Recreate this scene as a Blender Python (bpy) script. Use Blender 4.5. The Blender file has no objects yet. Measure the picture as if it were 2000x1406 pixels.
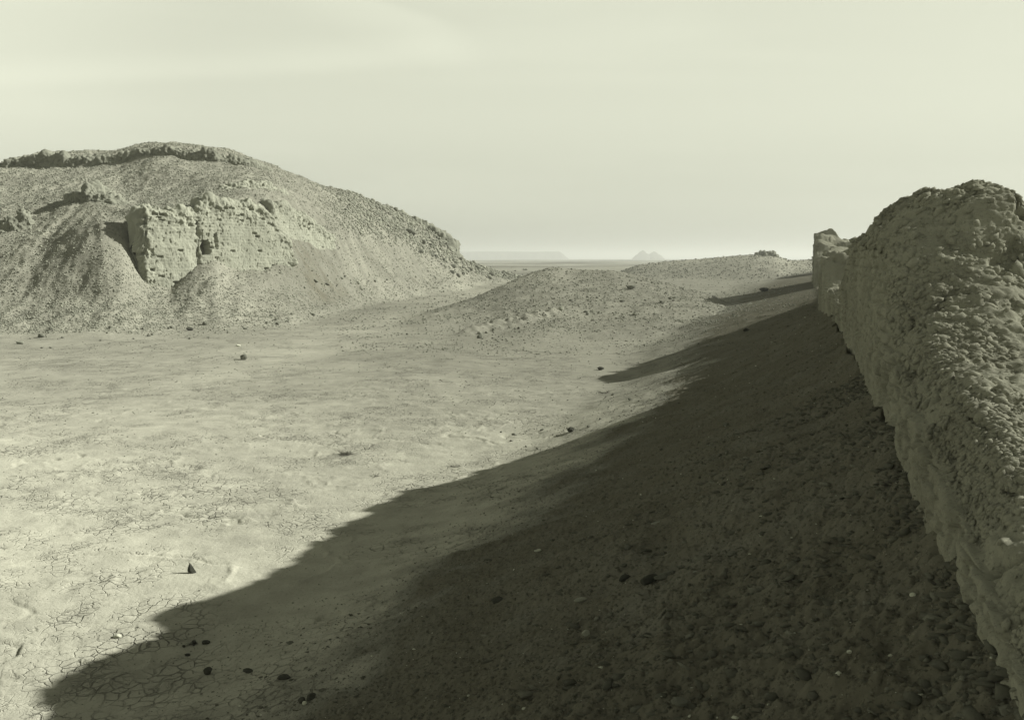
import bpy, math, time
import numpy as np
from mathutils import Vector
T0 = time.time()
C = bpy.context.scene.collection
SC = bpy.context.scene
R = math.radians
EYE = 4.0                      # eye height above the mud flat, metres
F = 1732.0                     # focal length in photo pixels
TH = math.atan(198.0 / F)      # camera pitch below the horizontal
SUN_AZ, SUN_EL = R(86.0), R(28.9)      # azimuth clockwise from +Y

# ------------------------------------------------------------------ camera
cam = bpy.data.cameras.new('camera'); co = bpy.data.objects.new('camera', cam); C.objects.link(co)
co.location = (0, 0, EYE); co.rotation_euler = (math.pi / 2 - TH, 0, 0)
cam.sensor_width = 36.0; cam.lens = 36.0 * F / 2000.0; cam.clip_start = 0.05; cam.clip_end = 30000
SC.camera = co

# ------------------------------------------------------------------ sky, sun, exposure
W = bpy.data.worlds.new('World'); SC.world = W; W.use_nodes = True
nt = W.node_tree; nt.nodes.clear()
def wn(kind, **kw):
    n = nt.nodes.new(kind)
    for k, v in kw.items(): setattr(n, k, v)
    return n
wo = wn('ShaderNodeOutputWorld'); bg = wn('ShaderNodeBackground')
sky = wn('ShaderNodeTexSky'); sky.sky_type = 'NISHITA'; sky.sun_disc = False
sky.sun_elevation = SUN_EL; sky.sun_rotation = SUN_AZ
sky.air_density = 1.0; sky.dust_density = 3.0; sky.ozone_density = 1.0
bw = wn('ShaderNodeRGBToBW'); nt.links.new(sky.outputs[0], bw.inputs[0])
tc = wn('ShaderNodeTexCoord'); sep = wn('ShaderNodeSeparateXYZ'); nt.links.new(tc.outputs['Generated'], sep.inputs[0])
# dusty air near the horizon pale; unseen overhead sky dimmed to keep shade dark
mr = wn('ShaderNodeValToRGB'); mr.color_ramp.interpolation = 'EASE'
nt.links.new(sep.outputs['Z'], mr.inputs[0])
els = mr.color_ramp.elements
SKYK = [(0.0, 1.40), (0.07, 1.76), (0.16, 1.98), (0.31, 2.0), (0.46, 0.90), (1.0, 0.31)]
els[0].position, els[0].color = SKYK[0][0], (SKYK[0][1] / 2,) * 3 + (1,)
els[1].position, els[1].color = SKYK[-1][0], (SKYK[-1][1] / 2,) * 3 + (1,)
for p_, v_ in SKYK[1:-1]:
    e = els.new(p_); e.color = (v_ / 2,) * 3 + (1,)
# luminance compressed a little so that the pale band is as even as a dusty sky
pw = wn('ShaderNodeMath', operation='POWER'); pw.inputs[1].default_value = 0.15
nt.links.new(bw.outputs[0], pw.inputs[0])
m1 = wn('ShaderNodeMath', operation='MULTIPLY'); nt.links.new(pw.outputs[0], m1.inputs[0]); nt.links.new(mr.outputs[0], m1.inputs[1])
# thin cirrus streaks
mp = wn('ShaderNodeMapping'); mp.inputs['Rotation'].default_value = (R(4), R(-14), R(12)); mp.inputs['Scale'].default_value = (1.1, 1.1, 9.0)
mp.inputs['Location'].default_value = (0.35, 0.1, 0.42)
nt.links.new(tc.outputs['Generated'], mp.inputs[0])
nz = wn('ShaderNodeTexNoise'); nz.inputs['Scale'].default_value = 1.3; nz.inputs['Detail'].default_value = 5; nz.inputs['Roughness'].default_value = 0.5; nz.inputs['Distortion'].default_value = 0.5
nt.links.new(mp.outputs[0], nz.inputs['Vector'])
cr = wn('ShaderNodeMapRange'); cr.interpolation_type = 'SMOOTHSTEP'
cr.inputs['From Min'].default_value = 0.47; cr.inputs['From Max'].default_value = 0.72; cr.inputs['To Min'].default_value = 1.0; cr.inputs['To Max'].default_value = 1.05
nt.links.new(nz.outputs[0], cr.inputs['Value'])
m2 = wn('ShaderNodeMath', operation='MULTIPLY'); nt.links.new(m1.outputs[0], m2.inputs[0]); nt.links.new(cr.outputs[0], m2.inputs[1])
def mth(op, a, b=None, c=None):
    n = wn('ShaderNodeMath', operation=op)
    for i_, v in enumerate((a, b, c)):
        if v is None: continue
        if isinstance(v, (int, float)): n.inputs[i_].default_value = v
        else: nt.links.new(v, n.inputs[i_])
    return n.outputs[0]
def stp(x, a, b):
    n = wn('ShaderNodeMapRange'); n.interpolation_type = 'SMOOTHSTEP'; n.inputs['From Min'].default_value = a; n.inputs['From Max'].default_value = b
    nt.links.new(x, n.inputs['Value']); return n.outputs[0]
# two thin wisps of high cloud in the upper left of the view, by compass direction and height
yy = mth('MAXIMUM', sep.outputs['Y'], 0.05); cu = mth('DIVIDE', sep.outputs['X'], yy); cv = mth('DIVIDE', sep.outputs['Z'], yy)
cvn = mth('ADD', cv, mth('MULTIPLY', mth('SUBTRACT', nz.outputs[0], 0.5), 0.035))
w1 = mth('SUBTRACT', cvn, mth('MULTIPLY_ADD', mth('MULTIPLY', cu, cu), 0.035, mth('MULTIPLY_ADD', cu, 0.075, 0.226)))
g1 = mth('MULTIPLY', mth('MULTIPLY', stp(w1, -0.016, 0.0), stp(w1, 0.03, 0.0)), stp(cu, 0.0, -0.22))
w2 = mth('SUBTRACT', cvn, mth('MULTIPLY_ADD', cu, -0.31, 0.226))
g2 = mth('MULTIPLY', mth('MULTIPLY', stp(w2, -0.05, 0.0), stp(w2, 0.016, 0.0)), mth('MULTIPLY', stp(cu, -0.02, -0.10), stp(cu, -0.32, -0.2)))
gl_ = stp(cu, -0.30, -0.60)
m3 = mth('MULTIPLY', m2.outputs[0], mth('ADD', 1.0, mth('MULTIPLY_ADD', g1, 0.075, mth('MULTIPLY_ADD', g2, 0.085, mth('MULTIPLY_ADD', gl_, 0.13, 0.02)))))
tint = wn('ShaderNodeVectorMath', operation='SCALE'); tint.inputs[0].default_value = (0.975, 1.0, 0.805)
nt.links.new(m3, tint.inputs['Scale'])
nt.links.new(tint.outputs[0], bg.inputs[0]); bg.inputs[1].default_value = 0.305
nt.links.new(bg.outputs[0], wo.inputs[0])
L = bpy.data.lights.new('sun', 'SUN'); L.energy = 5.0; L.angle = R(0.53); L.color = (1.0, 0.99, 0.93)
lo = bpy.data.objects.new('sun', L); C.objects.link(lo)
sdir = Vector((math.cos(SUN_EL) * math.sin(SUN_AZ), math.cos(SUN_EL) * math.cos(SUN_AZ), math.sin(SUN_EL)))
lo.rotation_euler = sdir.to_track_quat('Z', 'Y').to_euler(); lo.location = (60, 20, 60)
vs = SC.view_settings; vs.view_transform = 'Standard'; vs.look = 'None'; vs.gamma = 1.0; vs.exposure = 1.0
SC.cycles.max_bounces = 4; SC.cycles.diffuse_bounces = 2; SC.cycles.volume_bounces = 0

# ------------------------------------------------------------------ numeric noise
def hash2(ix, iy, seed):
    h = (ix.astype(np.int64) * 374761393 + iy.astype(np.int64) * 668265263 + seed * 1442695041) & 0xffffffff
    h = ((h ^ (h >> 13)) * 1274126177) & 0xffffffff
    h = ((h ^ (h >> 16)) * 2246822519) & 0xffffffff
    return (h ^ (h >> 15)) & 0xffffffff
def r01(ix, iy, seed): return hash2(ix, iy, seed) / 4294967296.0
def vn2(x, y, seed=0):
    """gradient noise, about -1..1"""
    ix = np.floor(x); iy = np.floor(y); fx = x - ix; fy = y - iy
    ix = ix.astype(np.int64); iy = iy.astype(np.int64)
    u = fx * fx * fx * (fx * (fx * 6 - 15) + 10); v = fy * fy * fy * (fy * (fy * 6 - 15) + 10)
    def g(a, b):
        t = (r01(ix + a, iy + b, seed) * 6.2831853).astype(np.float32)
        return np.cos(t) * (fx - a) + np.sin(t) * (fy - b)
    a = g(0, 0); b = g(1, 0); c = g(0, 1); d = g(1, 1)
    return 1.5 * (a + (b - a) * u + (c - a) * v + (a - b - c + d) * u * v)
def fbm2(x, y, sc, octs, seed, rough=0.5):
    s = np.zeros_like(x); a = 1.0; f = 1.0 / sc; t = 0
    for o in range(octs):
        s += a * vn2(x * f + 17.3 * o, y * f - 9.1 * o, seed + o); t += a; a *= rough; f *= 2.03
    return s / t
def vn3(x, y, z, seed=0):
    ix = np.floor(x).astype(np.int64); iy = np.floor(y).astype(np.int64); iz = np.floor(z).astype(np.int64)
    fx = x - ix; fy = y - iy; fz = z - iz
    s = lambda t: t * t * (3 - 2 * t)
    u, v, w = s(fx), s(fy), s(fz)
    def g(a, b, c): return r01(ix + a + (iz + c) * 57, iy + b + (iz + c) * 131, seed) * 2 - 1
    x00 = g(0,0,0) * (1-u) + g(1,0,0) * u; x10 = g(0,1,0) * (1-u) + g(1,1,0) * u
    x01 = g(0,0,1) * (1-u) + g(1,0,1) * u; x11 = g(0,1,1) * (1-u) + g(1,1,1) * u
    return (x00 * (1-v) + x10 * v) * (1-w) + (x01 * (1-v) + x11 * v) * w
def fbm3(x, y, z, sc, octs, seed, rough=0.5):
    s = 0; a = 1.0; f = 1.0 / sc; t = 0
    for o in range(octs):
        s = s + a * vn3(x * f + 7.7 * o, y * f + 3.1 * o, z * f - 5.3 * o, seed + o * 7); t += a; a *= rough; f *= 2.05
        x, y, z = 0.36 * x + 0.48 * y - 0.8 * z, -0.8 * x + 0.6 * y, 0.48 * x + 0.64 * y + 0.6 * z
    return s / t
def voro(x, y, cell, seed, jit=0.9):
    """distance difference F2-F1 in cells, and id of nearest"""
    x = x / cell; y = y / cell
    ix = np.floor(x).astype(np.int64); iy = np.floor(y).astype(np.int64)
    f1 = np.full(x.shape, 9.0); f2 = np.full(x.shape, 9.0); idn = np.zeros(x.shape)
    for a in (-1, 0, 1):
        for b in (-1, 0, 1):
            jx = ix + a; jy = iy + b
            px = jx + 0.5 + jit * (r01(jx, jy, seed) - 0.5); py = jy + 0.5 + jit * (r01(jx, jy, seed + 5) - 0.5)
            d = np.sqrt((px - x) ** 2 + (py - y) ** 2)
            n = d < f1
            f2 = np.where(n, f1, np.minimum(f2, d)); idn = np.where(n, r01(jx, jy, seed + 9), idn); f1 = np.where(n, d, f1)
    return f1, f2, idn
def sst(a, b, x):
    t = np.clip((x - a) / (b - a), 0, 1); return t * t * (3 - 2 * t)
def smax(a, b, k):
    h = np.clip(0.5 + 0.5 * (a - b) / k, 0, 1)
    return b * (1 - h) + a * h + k * h * (1 - h)

# ------------------------------------------------------------------ photo geometry -> places in the world
CT, ST = math.cos(TH), math.sin(TH)
def at(px, py, d):
    """point at forward distance d (metres along +Y) seen at photo pixel px,py"""
    fwd = F * CT + (703 - py) * ST
    up = (703 - py) * CT - F * ST
    return ((px - 1000) / fwd * d, d, EYE + up / fwd * d)

# hill: for each column of the photo, knots (pixel row or None for ground level, distance) from foot to crest to back
HILL = {
 -1500: [(650,44),(600,48),(560,52),(530,56),(500,60),(480,66),(470,68),(468,72)],
 -800: [(655,45),(590,49),(530,55),(480,60),(440,68),(392,76),(384,77),(378,84)],
 -300: [(655,46),(580,51),(482,58),(440,64),(395,70),(345,79),(330,80),(322,86)],
 0:    [(655,46),(577,50.4),(466,56),(428,60.5),(385,68),(326,80),(320,81),(318,86)],
 50:   [(656,46),(577,50.2),(462,55.7),(420,60.5),(383,68.5),(325,80),(304,81),(301,86)],
 100:  [(658,45.6),(579,50),(457,55.3),(410,60.5),(375,69.5),(323,79.6),(300,80.6),(296,86)],
 160:  [(661,45),(582,49.7),(448,55.0),(396,60.5),(362,71),(323,79.4),(302,80.4),(292,87)],
 200:  [(662,44.6),(585,49.4),(440,54.9),(400,59),(358,71),(325,79),(306,80),(294,88)],
 236:  [(662,44.8),(590,49.4),(462,54.8),(415,57.4),(372,69),(323,79),(298,80),(291,88)],
 256:  [(661,45),(594,49.6),(500,54.6),(418,57.0),(374,68),(318,79),(292,80),(285,89)],
 272:  [(661,45.3),(596,50),(535,54.6),(420,57.0),(374,68),(315,79),(288,80),(283,89)],
 290:  [(660,45.6),(596,50.6),(552,55.2),(415,56.4),(374,68),(308,79),(287,80),(280,89)],
 335:  [(657,46.4),(603,51.6),(560,55.9),(408,57.2),(372,68),(304,79),(286,80),(277,89)],
 355:  [(655,47),(602,51.8),(544,56.6),(407,57.8),(370,68),(308,79),(287,80),(279,89)],
 378:  [(653,47.6),(600,52),(522,57.5),(405,58.5),(368,68),(313,79),(289,80),(281,89)],
 402:  [(651,48.2),(598,52.5),(497,58.8),(396,59.8),(365,68),(318,79),(291,80),(286,89)],
 422:  [(649,48.8),(592,53),(497,59.2),(392,60.5),(372,67),(319,79),(292,80),(289,89)],
 445:  [(646,49.5),(587,54.3),(512,59.9),(392,61.4),(366,68),(320,79.5),(298,80.5),(293,89)],
 480:  [(642,50.8),(580,56),(516,61.3),(394,62.8),(362,69),(322,80.8),(309,81.8),(303,90)],
 518:  [(637,52),(572,58.3),(505,63.0),(402,64.6),(362,71),(332,82.5),(324,83.5),(317,91)],
 542:  [(634,53),(566,59.6),(494,64.0),(442,65.8),(372,71.8),(342,83),(334,84.5),(327,92)],
 566:  [(630,54.5),(558,61.3),(486,65.4),(458,68.2),(386,73.5),(352,84),(347,86),(338,93)],
 610:  [(620,60),(550,65.5),(488,70.2),(452,72.6),(404,79),(372,88),(364,91),(353,98)],
 655:  [(612,65),(542,71.5),(486,76),(450,78.4),(413,85),(386,94),(378,97),(367,103)],
 700:  [(600,73),(540,79),(502,83),(452,89),(428,93),(400,101),(392,103),(379,109)],
 780:  [(585,85),(540,92),(507,98),(470,104),(450,108),(430,115),(424,117),(413,122)],
 830:  [(576,96),(545,104),(518,109),(492,114),(474,118),(450,124),(441,126),(431,129)],
 868:  [(571,102),(548,110),(530,114),(508,119),(492,122),(478,126),(466,127),(455,129)],
 884:  [(568,105),(550,112),(534,117),(514,121),(504,124),(496,126),(490,127),(478,128)],
 905:  [(563,112),(550,119),(540,122),(527,125),(518,127),(511,129),(509,130),(506,131)],
 950:  [(556,128),(550,134),(545,136),(539,139),(534,141),(529,143),(526,144),(523,146)],
 1000: [(551,142),(548,147),(546,149),(543,151),(541,153),(539,155),(538,156),(537,158)],
 1060: [(None,146),(None,150),(None,152),(None,154),(None,156),(None,158),(None,160),(None,162)],
}
MOUND = {   # foot, slope, shoulder, crest, back foot
 700:  [(None,44),(None,47),(None,50),(None,54),(None,60)],
 760:  [(None,42),(648,47),(640,51),(634,54),(None,60)],
 830:  [(None,40),(650,45),(630,51),(613,58),(None,66)],
 900:  [(None,38),(655,43.5),(622,53),(590,64),(None,76)],
 960:  [(None,37),(658,42.5),(615,54),(564,70),(None,84)],
 1020: [(None,36),(650,43),(605,55),(537,75),(None,92)],
 1075: [(None,36),(645,43.5),(600,56),(517,79),(None,98)],
 1130: [(None,36),(645,44),(600,56),(524,80),(None,98)],
 1200: [(None,36),(645,44),(600,56),(526,80),(None,97)],
 1270: [(None,36.5),(645,44),(600,56),(541,79),(None,94)],
 1330: [(None,37.5),(640,46),(600,56),(559,76),(None,88)],
 1400: [(None,40),(630,48),(604,56),(580,68),(None,80)],
 1470: [(None,44),(None,48),(None,54),(None,62),(None,70)],
}
FAR = {     # the low rise before the horizon on the right
 1190: [(None,150),(None,165),(None,180),(None,200),(None,240)],
 1240: [(None,150),(540,165),(528,180),(517,200),(None,240)],
 1300: [(None,146),(538,162),(522,180),(508,200),(None,240)],
 1370: [(None,144),(535,160),(518,180),(503,200),(None,240)],
 1430: [(None,142),(532,158),(512,180),(497,200),(None,240)],
 1480: [(None,142),(530,158),(508,178),(493,198),(None,240)],
 1520: [(None,144),(530,160),(512,178),(497,196),(None,240)],
 1545: [(None,150),(530,170),(518,184),(508,200),(None,240)],
 1600: [(None,160),(526,180),(514,200),(503,230),(None,280)],
 1700: [(None,160),(526,180),(514,200),(505,230),(None,280)],
 1760: [(None,160),(None,180),(None,200),(None,230),(None,280)],
}
UG = np.linspace(-1.6, 0.6, 1800)
def prep(tab, back=None, soft=5):
    cols = sorted(tab); K = len(tab[cols[0]])
    D = []; Z = []
    for k in range(K):
        us, ds, zs = [], [], []
        for c in cols:
            py, d = tab[c][k]
            q = at(c, py if py is not None else 520, d)
            us.append(q[0] / q[1]); ds.append(d); zs.append(0.0 if py is None else max(q[2], 0.0))
        d = np.interp(UG, us, ds); z = np.interp(UG, us, zs)
        ker = np.hanning(2 * soft + 1); ker /= ker.sum()
        d = np.convolve(np.pad(d, soft, 'edge'), ker, 'valid'); z = np.convolve(np.pad(z, soft, 'edge'), ker, 'valid')
        D.append(d); Z.append(z)
    if back:
        D.append(D[-1] + back[0]); Z.append(np.maximum(Z[-1] - back[1], 0))
        D.append(D[-1] + back[2]); Z.append(Z[-1] * 0)
    return D, Z
def heights(tab, u, d):
    D, Z = tab
    z = np.zeros_like(d)
    dk = [np.interp(u, UG, q) for q in D]; zk = [np.interp(u, UG, q) for q in Z]
    for k in range(len(D) - 1):
        m = (d >= dk[k]) & (d < dk[k + 1])
        t = (d - dk[k]) / np.maximum(dk[k + 1] - dk[k], 1e-3)
        z = np.where(m, zk[k] + (zk[k + 1] - zk[k]) * t, z)
    return z
HT = prep(HILL, back=(10, 1.2, 45)); MT = prep(MOUND, soft=12); FT = prep(FAR, soft=12)

# ------------------------------------------------------------------ frame of the long wall on the right
WA = R(18.45)
WD = np.array([math.sin(WA), math.cos(WA)]); WP = np.array([math.cos(WA), -math.sin(WA)])
def sp(x, y): return x * WD[0] + y * WD[1], x * WP[0] + y * WP[1]
def xy(s, p): return s * WD[0] + p * WP[0], s * WD[1] + p * WP[1]

def macro(x, y):
    """large shape of the land, and masks: hill, mound, bank"""
    d = np.maximum(y, 0.01); u = np.where(y > 0.01, x / d, np.sign(x) * 9)
    wx = 0.9 * fbm2(x, y, 6.0, 3, 11) * sst(30, 60, d)
    dd = d + wx
    h = heights(HT, u, dd)
    h2 = heights(HT, u, dd - 0.5); h = 0.5 * (h + h2)
    hf = (h + sum(heights(HT, u, dd + o) for o in (-4.5, -3, -1.5, 1.5, 3, 4.5))) / 7; wf = sst(2.2, .4, hf) * sst(80, 75, dd * 0 + 0) if False else sst(2.2, .4, hf); h = h * (1 - wf) + hf * wf
    hk = np.interp(u, UG, HT[0][3])
    m = heights(MT, u, dd)
    for o in (-2.0, 2.0): m = m + heights(MT, u, dd + o)
    m = m / 3
    f = heights(FT, u, d); 
    for o in (-6.0, 6.0): f = f + heights(FT, u, d + o)
    f = f / 3
    s, p = sp(x, y)
    ztop = np.interp(s, [-10, 12, 28, 70, 140, 300], [2.72, 2.66, 2.45, 2.0, 1.6, 1.2])
    wid = np.interp(s, [-10, 10, 28, 45, 100, 300], [7.6, 7.2, 7.4, 9.0, 11, 14]); ex = np.interp(s, [26, 42], [1.55, 1.15])
    pw_ = p + 0.35 * fbm2(x, y, 3.0, 3, 41)
    t = (0.65 - pw_) / wid
    b = ztop * np.clip(1 - t, 0, 1) ** ex
    b = b + .07 * np.exp(-((.62 - p) / .22) ** 2) * (1 + fbm2(x, y, .5, 3, 47))
    b = np.where(t < 0, ztop * np.clip(1 + t * wid / 26, 0, 1), b)
    b = b * (s > -30)
    b = b * sst(-14, -8, s) if False else b
    z = smax(smax(h, m, 0.25), f, 0.3) 
    z = np.where(b > 0.001, smax(z, b, 0.12), z)
    # faint swells of the flat
    z = z + 0.16 * fbm2(x, y, 9.0, 2, 71) * sst(1.5, 0.0, b) + 0.03 * fbm2(x, y, 1.7, 2, 72)
    z = z + sst(200, 900, d) * 2.5 * fbm2(x, y, 160.0, 3, 77)
    # the low scarp across the mound
    return z, h, m, f, b

def crustiness(x, y, b):
    """1 = pale cracked mud skin, 0 = loose gravelly earth"""
    c = sst(1.0, 0.45, b + 0.7 * fbm2(x, y, 1.7, 6, 51, .58))
    return c

def SCARP(x, y):
    (x0, y0), (x1, y1) = SA, SB
    L_ = math.hypot(x1 - x0, y1 - y0); tx, ty = (x1 - x0) / L_, (y1 - y0) / L_
    a = (x - x0) * tx + (y - y0) * ty; c = -(x - x0) * ty + (y - y0) * tx
    c = c + .5 * fbm2(x, y, 1.6, 3, 33); k = sst(-.5, 1.5, a) * sst(L_ + 1, L_ - 2, a)
    return k * (.30 * np.exp(-(c / .7) ** 2) * (1 + fbm2(x, y, .7, 2, 34)) - .35 * sst(0, .7, c) * np.exp(-(np.maximum(c, 0) / 4.5) ** 2))
def land(x, y, fine=True):
    z, h, m, f, b = macro(x, y)
    d = np.hypot(x, y)
    crust = crustiness(x, y, b) * sst(34, 22, d + 6 * fbm2(x, y, 8, 3, 52)) 
    hm = sst(0.0, 0.8, h); mm = sst(0.05, 0.7, m); bm = 1 - crustiness(x, y, b)
    if fine:
        # gullies and rubble on the hill
        gl = fbm2(x * 1.0, y * 0.35, 2.2, 3, 21)
        z = z + hm * (0.27 * gl + 0.14 * fbm2(x, y, 0.9, 3, 22) + 0.05 * fbm2(x + .4 * y, y * .4, 0.45, 3, 23))
        z = z + mm * (0.14 * fbm2(x, y, 1.8, 3, 31) + 0.04 * fbm2(x, y, 0.4, 3, 32))
        z = z + sst(0.1, 0.8, f) * 0.25 * fbm2(x, y, 3, 3, 36)
        z = z + SCARP(x, y)
        # loose earth of the bank: clods dragged down the slope
        s, p = sp(x, y)
        near = sst(70, 30, d)
        cl = fbm2(s * 1.0, p * 0.55, 0.42, 4, 43)
        bl = np.abs(fbm2(s, p * 0.6, 0.26, 4, 44, .62)); foot = sst(-2.2, .2, p) * sst(9, 4, s)
        z = z + bm * near * (0.05 * cl + (0.06 + .10 * foot) * bl + 0.035 * np.abs(fbm2(s, p * .7, 0.09, 3, 48, .6)) + 0.009 * fbm2(x, y, 0.03, 2, 45))
        pocket = sst(0.15, 0.6, fbm2(s + 3.1, p * 0.7, 1.1, 3, 46))
        z = z - bm * near * 0.07 * pocket
        # skin of dried mud: shallow wrinkles and cracked plates
        wr = fbm2(x * 0.9 + 0.3 * y, y, 0.55, 4, 61)
        z = z + crust * (0.021 * wr + 0.022 * np.clip(1 - 9 * np.abs(fbm2(x * .8 - y * .25, y * .7 + x * .3, 1.1, 4, 54)), 0, 1) * sst(-.1, .2, fbm2(x, y, 2.8, 2, 55)) + 0.012 * sst(.0, .35, fbm2(x, y, 2.4, 2, 57)) * fbm2(x * .8 + y * .3, y, .16, 3, 58, .6) + 0.0035 * fbm2(x, y, .045, 2, 56) + 0.006 * fbm2(x * .7, y, .25, 2, 60) * sst(-.1, .3, fbm2(x, y, 1.9, 2, 59)))
        fl = fbm2(x * 0.5 + y * 0.35, y * 0.9, 2.4, 3, 63)
        z = z - crust * 0.03 * sst(0.03, 0.0, np.abs(fl + .1 * wr)) * sst(-0.2, 0.3, fbm2(x, y, 3, 2, 64))
    return z

SA = SB = None
def ground_z(x, y):
    x = np.atleast_1d(np.asarray(x, float)); y = np.atleast_1d(np.asarray(y, float))
    return land(x.copy(), y.copy())
def ground_hit(px, py, d0=1.5, d1=400):
    d = np.geomspace(d0, d1, 2500)
    fwd = F * CT + (703 - py) * ST; up = (703 - py) * CT - F * ST
    x = (px - 1000) / fwd * d; z = EYE + up / fwd * d
    g = macro(x, d)[0]
    i = int(np.argmax(z < g))
    return float(x[i]), float(d[i])

SA = ground_hit(900, 655); SB = ground_hit(1090, 609)
# ------------------------------------------------------------------ object helpers
def tag(o, label=None, cat=None, group=None, kind=None):
    if label: o['label'] = label
    if cat: o['category'] = cat
    if group: o['group'] = group
    if kind: o['kind'] = kind
    return o
def mesh_np(name, V, faces, mat, smooth=True, parent=None, origin=None):
    """faces: (n,k) int array"""
    V = np.asarray(V, np.float32)
    if origin is not None: V = V - np.asarray(origin, np.float32)
    me = bpy.data.meshes.new(name)
    k = faces.shape[1]; n = len(faces)
    me.vertices.add(len(V)); me.vertices.foreach_set('co', V.ravel())
    me.loops.add(n * k); me.loops.foreach_set('vertex_index', faces.astype(np.int32).ravel())
    me.polygons.add(n); me.polygons.foreach_set('loop_start', np.arange(0, n * k, k, dtype=np.int32))
    me.update(calc_edges=True)
    if smooth: me.polygons.foreach_set('use_smooth', np.ones(n, bool))
    me.materials.append(mat)
    o = bpy.data.objects.new(name, me); C.objects.link(o)
    if origin is not None: o.location = origin
    if parent: o.parent = parent
    return o
def grid_faces(nr, nc, wrap=False):
    i = np.arange(nr - 1)[:, None]; j = np.arange(nc if wrap else nc - 1)[None, :]
    j2 = (j + 1) % nc
    a = i * nc + j; b = i * nc + j2; c = (i + 1) * nc + j2; d = (i + 1) * nc + j
    return np.stack([a, b, c, d], -1).reshape(-1, 4)

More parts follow.
